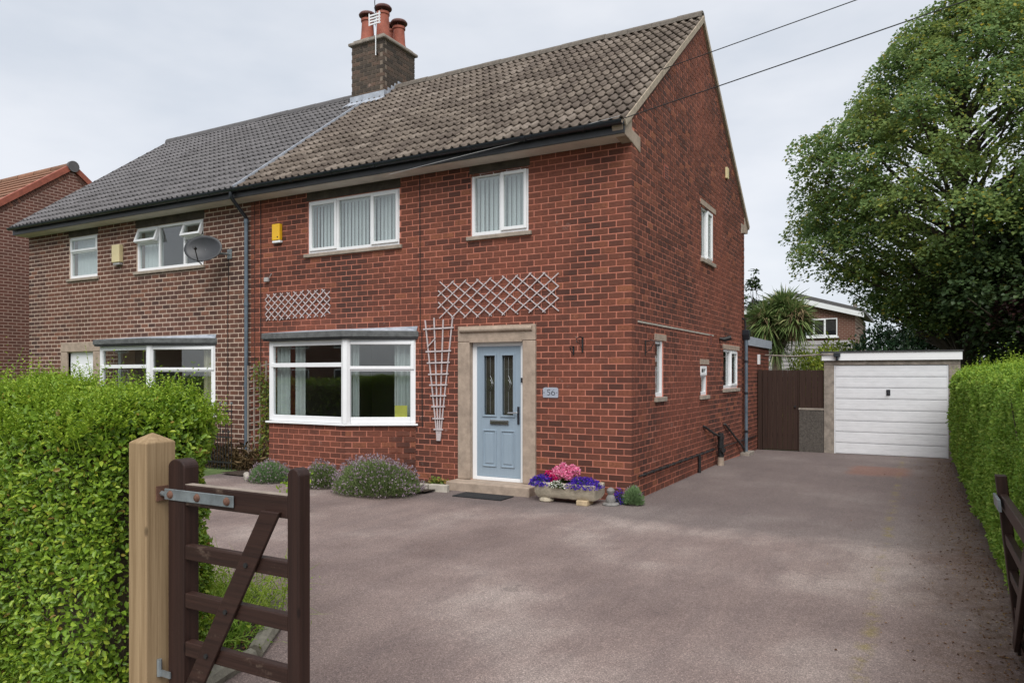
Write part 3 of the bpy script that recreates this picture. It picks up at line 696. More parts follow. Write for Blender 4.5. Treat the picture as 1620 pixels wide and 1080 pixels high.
# front windows
window(house, FRONT, -5.967, -3.954, 3.845, 4.77, [(-5.967, -5.30, 'sash'), (-5.30, -4.56, 'fixed'), (-4.56, -3.954, 'sash')], cover=blind)
window(house, FRONT, -2.584, -1.587, 3.845, 4.80, [(-2.584, -2.07, 'fixed'), (-2.07, -1.587, 'sash')], cover=blind)
MB().box(-5.99, -3.93, -.02, .006, 4.772, 4.938, FRONT).build('lintel', 'lintel', house); MB().box(-2.61, -1.565, -.02, .006, 4.802, 4.938, FRONT).build('lintel', 'lintel', house)
# gable windows
def nocover(*a): pass
for (a, b, c, d), cols in zip(G_OPEN, ([(3.66, 4.1, 'fixed'), (4.1, 4.53, 'sash')], [(1.03, 1.42, 'fixed')], [(3.60, 4.06, 'vent')], [(5.36, 6.05, 'fixed'), (6.05, 6.68, 'sash')])):
    window(house, SIDE, a, b, c, d, cols, .07, curtains('curtain', .25, .25) if b - a > .5 else None, 'sill', -.015, .05)
for a, b, z in ((3.61, 4.71, 4.802), (.99, 1.55, 2.252), (3.57, 4.19, 1.922), (5.31, 6.84, 2.252)):
    MB().box(a, b, -.05, .012, z, z + .094, SIDE).build('lintel', 'stone', house)
# bay window
def bay(hs, FRm, L1, FRr, L2, FRl, L3, roofpoly, mirror=False):
    w = window(hs, FRm, 0, L1, .955, 2.30, [(0, L1, 'bayfixed')] if False else [(0, L1, 'fixed')], 0, None, set_=0, B=.085)
    MB().box(.05, L1 - .05, -.062, .008, 1.86, 1.93, FRm).build('transom', 'upvc', w, bevel=.005)
    w2 = window(hs, FRr, 0, L2, .955, 2.30, [(0, L2, 'vent')], 0, None, set_=0, B=.085)
    w3 = window(hs, FRl, 0, L3, .955, 2.30, [(0, L3, 'fixed')], 0, None, set_=0, B=.085)
    c = MB(); k0 = FRr(0, 0, 0); c.prism([(k0[0] + .078 * math.cos(R(a)), k0[1] + .026 + .078 * math.sin(R(a))) for a in range(0, 360, 45)], (.955, 2.3), lambda a, b, d: (a, b, d))
    c.build('corner_post', 'upvc', w)
    ci = MB()
    for fr, l in ((FRm, L1), (FRr, L2), (FRl, L3)): ci.box(-.04, l + .04, -.1, .055, .918 + .002 * (fr is FRr), .95, fr)
    ci.build('cill', 'upvc', hs, bevel=.008)
    return w, w2
baymain, bayside = bay(house, BAYF, BLEN, BAYR, BRL, BAYL, BLL, None)
wavy(BAYF, .06, .36, .85, 2.32, -.16, .035, .1, 'curtain', 'curtain', baymain, 3); wavy(BAYF, .40, .62, .85, 2.32, -.20, .035, .09, 'curtain', 'curtain', baymain, 9); wavy(BAYF, BLEN - .16, BLEN - .03, .85, 2.32, -.16, .03, .08, 'curtain', 'curtain', baymain, 4)
wavy(BAYR, .06, .2, .85, 2.32, -.16, .03, .08, 'curtain', 'curtain', bayside, 5); wavy(BAYR, BRL - .36, BRL - .08, .85, 2.32, -.16, .035, .1, 'curtain', 'curtain', bayside, 6)
MB().box(BRL - .34, BRL - .14, -.055, -.05, 1.03, 1.24, BAYR).build('window_card', 'sandy', bayside)
def offpoly(poly, d):
    out = []
    for i, p in enumerate(poly):
        a = Vector(poly[max(i - 1, 0)]); b = Vector(p); c = Vector(poly[min(i + 1, len(poly) - 1)])
        t = ((b - a).normalized() if i else (c - b).normalized()) + ((c - b).normalized() if i < len(poly) - 1 else (b - a).normalized()); t.normalize()
        out.append((b.x + t.y * d, b.y - t.x * d))
    return out
def bayroof(hs, poly, z):
    o = offpoly(poly, .13); o[0] = (o[0][0], .0); o[-1] = (o[-1][0], 0.0)
    m = MB().prism([(a, min(b, -.009)) for a, b in o], (z + .03, z + .13), lambda a, b, d: (a, b, d)); r = m.build('bay_roof', 'slab', hs, bevel=.01)
    o2 = offpoly(poly, .10); o2[0] = (o2[0][0], .0); o2[-1] = (o2[-1][0], 0.0)
    MB().prism([(a, min(b, -.010)) for a, b in o2], (z, z + .029), lambda a, b, d: (a, b, d)).build('bay_soffit', 'fascia', r)
    f = MB(); top = [(a, min(b, -.01)) for a, b in o]
    n = len(top); inner = [(a, -.011) for a, b in top]
    f.v += [(a * .985 + top[0][0] * .015, b * .96, z + .132) for a, b in top] + [(a, -.0105, z + .205) for a, b in ((top[0][0] + .55, 0), (top[0][0] + .6, 0), (top[-1][0] - .3, 0), (top[-1][0] - .02, 0))]
    for i in range(n - 1): f.f.append((i, i + 1, n + i + 1, n + i))
    f.build('lead_flashing', 'lead', r)
bayroof(house, [(-6.52, 0), BL, BR, (-3.63, 0)], 2.305)
sf = MB()
for a, b, c, d, e, g in ((-5.9, -4.5, .35, 1.2, .03, .55), (-5.9, -4.5, .35, .55, .5, .95)): sf.box(a, b, c, d, e, g)
tag(sf.build('sofa', 'sofa', None, bevel=.08), 'beige sofa standing behind the bay window of the red house', 'sofa')
# door
st = MB()
st.box(-2.80, -2.583, -.12, .045, .135, 2.235, FRONT); st.build('door_jamb', 'stone', house, bevel=.012)
st = MB(); st.box(-1.667, -1.455, -.12, .045, .135, 2.235, FRONT); st.build('door_jamb', 'stone', house, bevel=.012)
st = MB(); st.box(-2.80, -1.455, -.12, .045, 2.238, 2.475, FRONT); hd = st.build('door_head', 'stone', house, bevel=.012)
MB().tube([FRONT(-2.75, .045, 2.415), FRONT(-1.50, .045, 2.415)], .042, 10).build('roll_moulding', 'stone', hd, smooth=True)
MB().box(-2.58, -1.67, .03, .058, 2.225, 2.262, FRONT).build('fillet', 'stone', hd)
MB().box(-2.82, -1.40, -.12, .34, -.02, .132, FRONT).build('doorstep', 'stone', house, bevel=.015)
DF = Fr((-2.583, .045, 0), (1, 0), (0, -1)); DWD = .916
dfm = MB(); dfm.box(0, .075, -.06, .0, .133, 2.235, DF); dfm.box(DWD - .075, DWD, -.06, 0, .133, 2.235, DF); dfm.box(.075, DWD - .075, -.06, -.001, 2.165, 2.235, DF); dfm.box(.075, DWD - .075, -.06, .01, .133, .185, DF)
dfo = dfm.build('door_frame', 'upvc', house, bevel=.006)
a, b, c, d = .077, DWD - .077, .19, 2.163; wl = b - a
dl = slab_wall(DF, a, b, c, d, [(a + .12, a + .325, 1.12, 2.03), (b - .325, b - .12, 1.12, 2.03)], .045)
dl.v = [(x, y + .012, z) for x, y, z in dl.v]
door = dl.build('door', 'door', house)
for p0, p1 in ((a + .12, a + .325), (b - .325, b - .12)):
    m = MB(); e = .022
    for q in ((p0 - e, p0 + .006, 1.12 - e, 2.03 + e), (p1 - .006, p1 + e, 1.12 - e, 2.03 + e), (p0, p1, 2.024, 2.03 + e), (p0, p1, 1.12 - e, 1.126)): m.box(q[0], q[1], -.03, -.0 + .004, q[2], q[3], DF)
    m.build('bead', 'door', door, bevel=.004)
    MB().box(p0 + .006, p1 - .006, -.04, -.034, 1.126, 2.024, DF).build('pane', 'glass2', door)
    MB().box(p0 + .006, p1 - .006, -.062, -.058, 1.126, 2.024, DF).build('obscure_film', M['laurelglass'] if 'laurelglass' in M else 'lintel', door)
    t = MB(); u = (p0 + p1) / 2
    for k, (w_, h_) in enumerate(((.05, .12), (.03, .06))):
        pts = [(u, 1.60 + h_), (u + w_, 1.60), (u, 1.60 - h_), (u - w_, 1.60), (u, 1.60 + h_)]
        t.tube([DF(x, -.030, z) for x, z in pts], .0028, 5)
    t.tube([DF(u, -.03, 1.15), DF(u, -.03, 1.48)], .0022, 5); t.tube([DF(u, -.03, 1.72), DF(u, -.03, 2.0)], .0022, 5)
    t.tube([DF(p0 + .03, -.03, 1.15), DF(p0 + .03, -.03, 2.0)], .0018, 5); t.tube([DF(p1 - .03, -.03, 1.15), DF(p1 - .03, -.03, 2.0)], .0018, 5)
    t.build('leaded_pattern', 'leadcame', door)
    m = MB(); z0, z1 = .34, .90
    for q in ((p0 - .02, p0 + .0, z0, z1), (p1, p1 + .02, z0, z1), (p0, p1, z1 - .02, z1), (p0, p1, z0, z0 + .02)): m.box(q[0], q[1], -.03, .003, q[2], q[3], DF)
    m.box(p0 + .03, p1 - .03, -.03, -.002, z0 + .05, z1 - .05, DF)
    m.build('moulded_panel', 'door', door, bevel=.006)
lp = MB(); lp.box(a + .24, b - .20, -.012, .012, .985, 1.055, DF); lpo = lp.build('letter_plate', 'chrome', door, bevel=.006)
MB().box(a + .26, b - .22, .012, .017, .998, 1.038, DF).build('flap', 'chrome', lpo, bevel=.004)
h = MB(); h.box(b - .055, b - .02, -.01, .006, 1.0, 1.26, DF); ho = h.build('handle_plate', 'ink', door, bevel=.004)
MB().tube([DF(b - .04, 0, 1.17), DF(b - .04, .045, 1.17), DF(b - .06, .05, 1.17), DF(b - .19, .05, 1.165)], .011, 8).build('lever', 'chrome', ho, smooth=True)
MB().box(b - .085 + .1, b + .045, 0.002, .022, 1.62, 1.69, DF).build('door_bell', 'ink', door)
# chimney on the party line
cx0, cx1, cy0, cy1 = -7.78, -6.86, 3.2, 4.33
ch = MB().box(cx0 + .006, cx1 - .006, cy0 + .006, cy1 - .006, 7.4, 9.12).build('chimney', 'cmortar', house)
CF = Fr((cx0, cy0, 0), (1, 0), (0, -1)); CS = Fr((cx1, cy0, 0), (0, 1), (1, 0)); CL = Fr((cx0, cy0, 0), (0, 1), (-1, 0))
cb = course_bricks(CF, 0, cx1 - cx0, 7.76, 9.12, [], end1='corner') + course_bricks(CS, 0, cy1 - cy0, 7.76, 9.12, [], end0='corner') + course_bricks(CL, .1, cy1 - cy0, 7.76, 9.12, [])
m = MB()
for fr, s, e, za, zb, dp in cb: m.box(s, e, -min(dp, .03), .001, za, zb, fr)
tag(m.build('brickwork', 'cbrick', ch), kind='stuff')
cp = MB(); cp.prism([(cx0 - .06, 0), (cx1 + .06, 0), (cx1 + .06, 1.25), (cx0 - .06, 1.25)], (9.122, 9.19), lambda a, b, d: (a, cy0 - .06 + b, d)); cp.box(cx0 + .02, cx1 - .02, cy0 + .02, cy1 - .02, 9.188, 9.26); cp.build('chimney_cap', 'conc', ch, bevel=.02)
for px, py, hh, cw in ((-7.50, 3.42, .52, 1), (-7.09, 3.46, .60, 0), (-7.40, 4.14, .54, 0), (-7.08, 4.02, .50, 0)): 
    p = MB().lathe((px, py, 9.24), [(.17, 0), (.165, .06), (.15, .1), (.135, hh * .7), (.13, hh - .06), (.15, hh - .05), (.15, hh), (.12, hh)], 16).build('chimney_pot', 'pot', ch, smooth=True)
    c = MB()
    for k in range(4): t = k * math.pi / 2 + .4; c.box(-.012, .012, -.012, .012, hh, hh + .09, lambda x, y, z, t=t: (px + .1 * math.cos(t) + x, py + .1 * math.sin(t) + y, 9.24 + z))
    c.lathe((px, py, 9.24), [(.195, hh + .075), (.2, hh + .10), (.17, hh + .14), (.07, hh + .17), (.01, hh + .175)], 16); c.build('cowl', 'cowl', p, smooth=True)
fl = MB(); fl.box(cx0 - .10, cx1 + .05, (cy0 - YE) / math.cos(SL) - .22, (cy0 - YE) / math.cos(SL) + .06, .035, .052, slope)
fl.box(cx0 - .03, cx1 + .02, cy0 - .022, cy0 - .010, 7.76, 7.98)
for k in range(5): fl.box(cx1 + .008, cx1 + .016 + .003 * k, cy0 + .0 + k * .12, cy0 + .13 + k * .12, 7.75 + k * .09, 8.0 + k * .085)
fl.build('lead_flashing', 'lead', ch)
# rainwater and waste pipes
def pipe(pts, r, name, mat, parent, seg=10): return MB().tube(pts, r, seg).build(name, mat, parent, smooth=True)
dp = pipe([(-7.43, YE - .045, 5.03), (-7.43, YE - .045, 4.94), (-7.43, YE + .02, 4.88), (-7.43, -.14, 4.68), (-7.43, -.075, 4.62), (-7.43, -.075, 4.55)], .034, 'swan_neck', 'gutter', house)
d1 = pipe([(-7.43, -.075, 4.55), (-7.43, -.075, -.02)], .036, 'downpipe', 'pipe', house)
for z in (4.53, 3.0, 1.5, .4): pipe([(-7.43, -.075, z), (-7.43, -.075, z + .07)], .043, 'pipe_collar', 'pipe', d1)
d2 = pipe([(.075, 7.22, 2.52), (.075, 7.22, 0.0)], .036, 'downpipe', 'pipe', house)
for z in (2.0, 1.3, .45): pipe([(.075, 7.22, z), (.075, 7.22, z + .05)], .043, 'pipe_collar', 'gutter', d2)
hp = MB(); hp.prism([(-.09, 2.72), (.09, 2.72), (.09, 2.62), (.04, 2.5), (-.04, 2.5), (-.09, 2.62)], (.008, .15), lambda a, b, d: (d, 7.22 + a, b)); hp.build('hopper_head', 'gutter', d2, bevel=.008)
pipe([(.06, 7.2, 2.72), (.06, 7.2, 2.85), (.05, 7.18, 2.95), (.012, 7.1, 2.98)], .022, 'waste_pipe', 'blackiron', d2)
pipe([(.012, 5.0, 2.44), (.10, 5.02, 2.42), (.22, 5.06, 2.46)], [.03, .045, .05], 'flue_terminal', 'blackiron', house)
sp = pipe([(.11, 4.68, -.02), (.11, 4.68, .16)], .062, 'soil_pipe_socket', 'stone', house)
s2 = pipe([(.11, 4.68, .16), (.11, 4.68, .62)], .055, 'soil_pipe', 'blackiron', house, 14)
for z in (.17, .34, .50): pipe([(.11, 4.68, z), (.11, 4.68, z + .05)], .065, 'collar', 'blackiron', s2, 14)
MB().tube([(.16, 4.62, .30), (.19, 4.58, .30)], .045, 12).build('access_cap', 'blackiron', s2, smooth=True)
pipe([(.006, 3.75, .80), (.04, 3.78, .79), (.07, 4.2, .66), (.10, 4.62, .56)], .022, 'waste_pipe', 'blackiron', house)
pipe([(.006, 5.35, .74), (.04, 5.37, .74), (.06, 6.2, .42), (.08, 6.98, .12), (.085, 7.0, .02)], .022, 'waste_pipe', 'blackiron', house)
pipe([(.03, .24, .325), (.03, 2.0, .325), (.03, 4.55, .32)], .014, 'conduit', 'blackiron', house, 8)
pipe([(.03, 4.9, .315), (.03, 8.7, .27)], .013, 'conduit', 'blackiron', house, 8)
pipe([(.035, 3.42, .31), (.035, 3.42, -.02)], .026, 'conduit_drop', 'blackiron', house, 8)
for y in np.arange(.5, 4.4, .35): MB().box(.008, .048, y - .012, y + .012, .30, .345).build('conduit_clip', 'blackiron', house)
MB().box(.008, .2, 6.9, 7.5, -.05, .035).build('drain_surround', 'conc', house, bevel=.01)
MB().box(.0, .012, .24, 4.55, 2.466, 2.488).build('band_line', 'cream' if False else 'kerb', house)
for y, z in ((1.55, 4.86), (4.30, 2.40)):
    ab = MB().box(.0, .011, y - .11, y + .11, z - .12, z + .12).build('air_brick', 'pot', house)
    s = MB(); [s.box(.011, .0125, y - .09, y + .09, z - .1 + k * .04, z - .082 + k * .04) for k in range(5)]; s.build('slot', 'ink', ab)
MB().box(.007, .05, 5.5, 5.66, 5.7, 5.92).build('vent_cover', 'cream', house, bevel=.006)
pipe([(-3.54, -.014, 4.93), (-3.53, -.014, 2.45)], .006, 'cable', 'wire', house, 6); pipe([(-3.50, -.014, 2.45), (-3.49, -.014, .9)], .006, 'cable', 'wire', house, 6)
pipe([(-7.12, -.014, 4.92), (-7.12, -.014, 1.2)], .007, 'cable', 'wire', house, 6); pipe([(-7.28, -.014, 4.92), (-7.28, -.014, 1.2)], .005, 'cable', 'wire', house, 6)
pipe([(-.0, YE - .06, 5.13)] + [(-3.85 * t, YE - .01 - .04 * math.sin(math.pi * t), 5.13 - .25 * t ** .9) for t in (.25, .5, .75, 1)], .004, 'cable', 'wirelight', house, 5)
# bonded single storey extension behind
EXT = Fr((0, D_, 0), (0, 1), (1, 0))
ex = thing('brick_extension', 'low flat roofed red brick extension at the rear of the gable wall', 'building', (-1.5, 8.9, -.1))
xo = MB().box(-3, 0, D_ + .002, 10.44, -.12, 2.40).build('wall', 'mortar', ex)
lay_bricks(ex, [(xo, course_bricks(EXT, .0, 3.08, -.09, 2.40, []))], 'brick', 0)
MB().box(-3.05, .07, D_ + .01, 10.5, 2.40, 2.60).build('roof_fascia', 'render' if False else 'lead', ex)
MB().box(.007, .06, 8.86, 8.98, 1.98, 2.22).build('meter_box', 'upvc', ex, bevel=.006)

# ------------------------------------------------------------------ the neighbouring half
nb = thing('neighbour_house', 'brown brick semi-detached house with grey tiled roof, left half of the pair', 'house', (-11.1, 3.68, 0))
NF_OPEN = [(-10.77, -8.70, 3.86, 4.76), (-13.16, -12.12, 3.86, 4.78), (-13.2, -12.22, 0, 2.23), (-11.2, -8.42, .93, 2.3)]
NF_BR = NF_OPEN + [(-13.43, -11.98, 0, 2.45), (-10.8, -8.67, 4.75, 4.95), (-13.19, -12.09, 4.77, 4.95), (-11.3, -8.36, 0, 2.45)]
nfw = slab_wall(FRONT, -2 * W_, -W_ - .002, -.1, ZE, NF_OPEN, .25).build('wall', 'nmortar', nb)
m = MB().box(-2 * W_, -2 * W_ + .25, .252, D_, -.1, ZE); m.box(-2 * W_, -W_ - .11, D_ - .25, D_ - .002, -.1, ZE - .003)
m.prism([(.252, ZE + .001), (D_, ZE + .001), (D_, gable_top(D_)), (YR, gable_top(YR)), (.252, gable_top(.252))], (-2 * W_ + .002, -2 * W_ + .248), lambda a, b, d: (d, a, b)); m.build('wall', 'farbrick_x', nb)
m = MB(); m.box(-11.3, -11.2, .26, D_ - .26, 0, ZE - .02); m.box(-2 * W_ + .26, -W_ - .11, 3.3, 3.4, 0, ZE - .03); m.box(-2 * W_ + .26, -W_ - .11, .255, D_ - .255, 2.5, 2.62); m.box(-2 * W_ + .26, -W_ - .11, .255, D_ - .255, ZE - .015, ZE + .02); m.build('internal_wall', 'room', nb)
NBL, NBR = (-11.10, -.58), (-9.52, -.58)
NBAYF = Fr((NBL[0], NBL[1], 0), (1, 0), (0, -1)); NL1 = NBR[0] - NBL[0]
_e = Vector((-8.36 - NBR[0], -NBR[1])); NBAYR = Fr((NBR[0], NBR[1], 0), (_e.x, _e.y), (_e.y, -_e.x)); NL2 = _e.length
NBAYL = Fr((-11.3, 0, 0), (NBL[0] + 11.3, NBL[1]), (NBL[1], -(NBL[0] + 11.3))); NL3 = math.hypot(NBL[0] + 11.3, NBL[1])
ndw = MB().prism([(-11.3, .02), NBL, NBR, (-8.36, .02)], (-.1, .93), lambda a, b, d: (a, b, d)).build('bay_base', 'nmortar', nb)
lay_bricks(nb, [(nfw, course_bricks(FRONT, -2 * W_, -W_, 0, ZE, NF_BR, j=.019)), (ndw, course_bricks(NBAYF, 0, NL1, .03, .93, []) + course_bricks(NBAYR, 0, NL2, .03, .93, [], phase=1))], 'nbrick', 300, hide=lambda b: b[3] < 1.75 and b[1] < -8.3 or b[0] is not FRONT)
nroof, _ = tile_roof(nb, -2 * W_ - .02, -W_ - .03, 'ntile', 'nridge', jitter=.001, seed=8)
MB().box(-2 * W_ - .04, -2 * W_ + .0, 0, LS, -.07, .045, slope).build('verge', 'nridge', nroof)
MB().box(-2 * W_, -W_ - .003, YE + .02, YE + .045, 4.93, 5.075).build('fascia', 'fascia', nb)
MB().box(-2 * W_ + .0, -W_ - .003, YE + .046, -.012, 4.925, 4.94).build('soffit', 'soffit', nb)
gutter(nb, -2 * W_ - .02, -W_ + .05)
def halfcurt(w, fr, u0, u1, z0, z1): wavy(fr, u0 + .05, u1 - .05, z0, z1, -.17, .012, .12, 'net_curtain', 'blind', w, 4)
def partcurt(w, fr, u0, u1, z0, z1): wavy(fr, u0 + .05, u0 + .62, z0, z1, -.17, .012, .12, 'net_curtain', 'blind', w, 4)
window(nb, FRONT, -10.77, -8.70, 3.86, 4.76, [(-10.77, -10.07, 'open'), (-10.07, -9.30, 'fixed'), (-9.30, -8.70, 'open')], cover=partcurt)
window(nb, FRONT, -13.16, -12.12, 3.86, 4.78, [(-13.16, -12.12, 'vent')], cover=halfcurt)
MB().box(-10.8, -8.67, -.02, .006, 4.762, 4.938, FRONT).build('lintel', 'lintel', nb); MB().box(-13.19, -12.09, -.02, .006, 4.782, 4.938, FRONT).build('lintel', 'lintel', nb)
bm_, bs_ = bay(nb, NBAYF, NL1, NBAYR, NL2, NBAYL, NL3, None)
wavy(NBAYF, NL1 - .3, NL1 - .05, .85, 2.3, -.16, .03, .09, 'curtain', 'curtain2', bm_, 5); wavy(NBAYR, NL2 - .3, NL2 - .08, .85, 2.3, -.16, .03, .09, 'curtain', 'curtain2', bs_, 5)
bayroof(nb, [(-11.3, 0), NBL, NBR, (-8.36, 0)], 2.305)
MB().box(-13.43, -13.2, -.12, .045, 0, 2.235, FRONT).build('door_jamb', 'stone', nb, bevel=.012); MB().box(-12.22, -11.98, -.12, .045, 0, 2.235, FRONT).build('door_jamb', 'stone', nb, bevel=.012)
MB().box(-13.43, -11.98, -.12, .045, 2.238, 2.45, FRONT).build('door_head', 'stone', nb, bevel=.012)
nd = MB().box(-13.198, -12.222, -.11, -.05, 0, 2.233, FRONT).build('door', 'upvc', nb)
m = MB()
for u in (-13.06, -12.66):
    for z0, z1 in ((.25, .95), (1.1, 1.95)): m.box(u, u + .3, -.05, -.038, z0, z1, FRONT)
m.build('moulded_panel', 'upvc', nd, bevel=.008)

# ------------------------------------------------------------------ things fixed to the walls
t = thing('alarm_box', 'bright yellow alarm box high on the red brick wall', 'alarm box', (-6.67, -.01, 4.08))
MB().prism([(-.095, 4.145), (.095, 4.145), (.095, 4.44), (-.095, 4.44)], (.008, .085), lambda a, b, d: FRONT(-6.67 + a, d, b)).build('cover', 'yellow', t, bevel=.012)
MB().box(-6.77, -6.57, .008, .075, 4.10, 4.142, FRONT).build('strobe', 'upvc', t, bevel=.01); MB().tube([FRONT(-6.62, .08, 4.2), FRONT(-6.62, .09, 4.2)], .014, 8).build('screw_cap', 'ink', t)
t = thing('alarm_box', 'cream alarm box between the upstairs windows of the brown brick house', 'alarm box', (-11.33, -.01, 4.05))
MB().box(-11.46, -11.2, .008, .11, 4.09, 4.46, FRONT).build('cover', 'cream', t, bevel=.015); MB().box(-11.44, -11.22, .008, .09, 4.04, 4.088, FRONT).build('strobe', 'grey', t, bevel=.01)
t = thing('satellite_dish', 'grey oval satellite dish on the brown brick house beside the downpipe', 'satellite dish', (-7.95, -.02, 3.9))
DC = Vector((-8.16, -.40, 4.05)); dn = Vector((.42, -.86, .22)).normalized(); da = Vector((0, 0, 1)).cross(dn).normalized(); db = dn.cross(da)
m = MB(); rings = 6; sg = 28; m.v.append(tuple(DC))
for i in range(1, rings + 1):
    rr = i / rings
    for k in range(sg):
        an = 2 * math.pi * k / sg; p = DC + da * (.36 * rr * math.cos(an)) + db * (.25 * rr * math.sin(an)) + dn * (.075 * rr * rr); m.v.append(tuple(p))
for k in range(sg): m.f.append((0, 1 + k, 1 + (k + 1) % sg))
for i in range(rings - 1):
    for k in range(sg): a, b = 1 + i * sg + k, 1 + i * sg + (k + 1) % sg; m.f.append((a, a + sg, b + sg, b))
o = m.build('dish', 'dish', t, smooth=True); md = o.modifiers.new('thick', 'SOLIDIFY'); md.thickness = .008
e = DC + dn * .36 - db * .12
MB().tube([DC - db * .31 + dn * .06, DC - db * .3 + dn * .2, e], .011, 6).build('arm', 'blackiron', t); MB().tube([e - dn * .03, e + dn * .05], .028, 10).build('receiver', 'blackiron', t)
MB().tube([DC - dn * .01, (-8.06, -.2, 4.0), (-7.97, -.16, 4.0), (-7.95, -.008, 4.0)], .02, 8).build('bracket', 'galv', t); MB().box(-8.01, -7.89, .006, .02, 3.92, 4.1, FRONT).build('wall_plate', 'galv', t)
pipe([(-7.97, -.016, 3.93), (-8.0, -.016, 3.0), (-8.0, -.016, .4)], .006, 'cable', 'wire', t, 6)
t = thing('wall_sensor', 'small pale grey outside sensor on the red wall under the alarm box', 'sensor', (-6.93, -.01, 3.5))
MB().box(-7.0, -6.9, .007, .06, 3.42, 3.5, FRONT).build('body', 'grey', t, bevel=.01); MB().tube([FRONT(-6.88, .03, 3.5), FRONT(-6.82, .04, 3.56)], .008, 6).build('stub', 'grey', t)
# expanding lath trellises
def expanding(label, x0, x1, z0, z1, n, run, sag):
    t = thing('expanding_trellis', label, 'trellis', ((x0 + x1) / 2, -.02, z0)); step = (x1 - x0) / n
    r = random.Random(int(x0 * 100))
    for dr in (1, -1):
        for k in range(-int(run / step), n + 1):
            a = x0 + k * step; b = a + run; q0, q1 = max(a, x0 - .03), min(b, x1 + .03)
            if q1 - q0 < .08: continue
            f0, f1 = (q0 - a) / run, (q1 - a) / run
            za, zb_ = (z0 + (z1 - z0) * f0, z0 + (z1 - z0) * f1) if dr == 1 else (z1 - (z1 - z0) * f0, z1 - (z1 - z0) * f1)
            za += r.uniform(-.012, .012) + sag * math.sin(3 * q0); zb_ += r.uniform(-.012, .012) + sag * math.sin(3 * q1)
            L = math.hypot(q1 - q0, zb_ - za); an = math.atan2(zb_ - za, q1 - q0); n0 = .012 + (.012 if dr == 1 else 0)
            MB().box(0, L, n0, n0 + .010, -.0078, .0078, lambda x, n_, z: FRONT(q0 + x * math.cos(an) - z * math.sin(an), n_, za + x * math.sin(an) + z * math.cos(an))).build('lath', 'lath', t)
expanding('small pale lath trellis on the wall above the bay window', -6.96, -5.46, 2.73, 3.2, 9, .58, .01)
expanding('long pale lath trellis on the wall above the front door', -3.15, -1.115, 2.63, 3.2, 9, .72, .015)
t = thing('fan_trellis', 'tall pale fan shaped trellis between the bay window and the door', 'trellis', (-3.17, -.02, .7))
for k in range(4):
    xt = -3.43 + k * .52 / 3; xb = -3.195 + k * .017
    m = MB(); dx = xt - xb; m.box(-.010, .010, .012, .026, .72, 2.6 + .03 * (k % 2), lambda x, n, z: FRONT(xb + dx * ((z - .72) / 1.88) ** 1.15 + x, n, z)); m.build('upright', 'lath', t)
for i, z in enumerate((2.455, 2.098, 1.919, 1.74, 1.571, 1.402, 1.233, 1.044, .875)):
    f = ((z - .72) / 1.88) ** 1.15; a, b = -3.195 + (-3.43 + 3.195) * f - .05, -3.144 + (-2.91 + 3.144) * f + .05
    MB().box(a, b, .027, .038, z - .011, z + .011, lambda u, n, zz: FRONT(u, n, zz + (u - a) * .02)).build('crosspiece', 'lath', t)
MB().box(0, .22, .027, .036, -.011, .011, lambda x, n, z: FRONT(-3.38 + x * .72, n, 2.17 + x * .65 + z)).build('broken_crosspiece', 'lath', t)
MB().box(-3.205, -3.135, .01, .035, .70, .80, FRONT).build('foot_block', 'lath', t)
# number plate
t = thing('house_number_plate', 'oblong grey slate house number plate reading 56 beside the front door', 'house number', (-1.22, -.01, 1.4))
po = MB().prism([(-.115, 1.405), (.115, 1.405), (.122, 1.42), (.122, 1.535), (.09, 1.552), (-.09, 1.552), (-.122, 1.535), (-.122, 1.42)], (.008, .018), lambda a, b, d: FRONT(-1.22 + a, d, b)).build('plate', 'slate', t)
def stroke(pts, ws, u0, z0, s):
    m = MB()
    for i in range(len(pts) - 1):
        (a, b), (c, d) = pts[i], pts[i + 1]; n = Vector((-(d - b), c - a)); n.normalize(); w0, w1 = ws[i], ws[i + 1]
        q = [(a + n.x * w0, b + n.y * w0), (c + n.x * w1, d + n.y * w1), (c - n.x * w1, d - n.y * w1), (a - n.x * w0, b - n.y * w0)]
        m.quad(*[FRONT(u0 + x * s, .0186, z0 + y * s) for x, y in q])
    return m
arc = lambda cx, cy, rx, ry, a0, a1, n=14: [(cx + rx * math.cos(R(a0 + (a1 - a0) * k / n)), cy + ry * math.sin(R(a0 + (a1 - a0) * k / n))) for k in range(n + 1)]
five = [(.86, 1.0), (.3, 1.0), (.24, .58)] + arc(.44, .3, .36, .31, 120, -130); w5 = [.07, .06, .03] + [.03 + .05 * math.sin(math.pi * k / 14) for k in range(15)]
six = arc(.9, .35, .76, .68, 100, 182, 8) + arc(.49, .30, .35, .30, 185, 545, 20); w6 = [.02 + .006 * k for k in range(9)] + [.045 + .03 * abs(math.cos(math.pi * 2 * k / 20)) for k in range(21)]
stroke(five, w5, -1.288, 1.442, .075).build('digit', 'ink', t); stroke(six, w6, -1.213, 1.442, .075).build('digit', 'ink', t)
for s in (-.103, .103): MB().tube([FRONT(-1.22 + s, .018, 1.478), FRONT(-1.22 + s, .021, 1.478)], .007, 8).build('screw', 'ink', t)
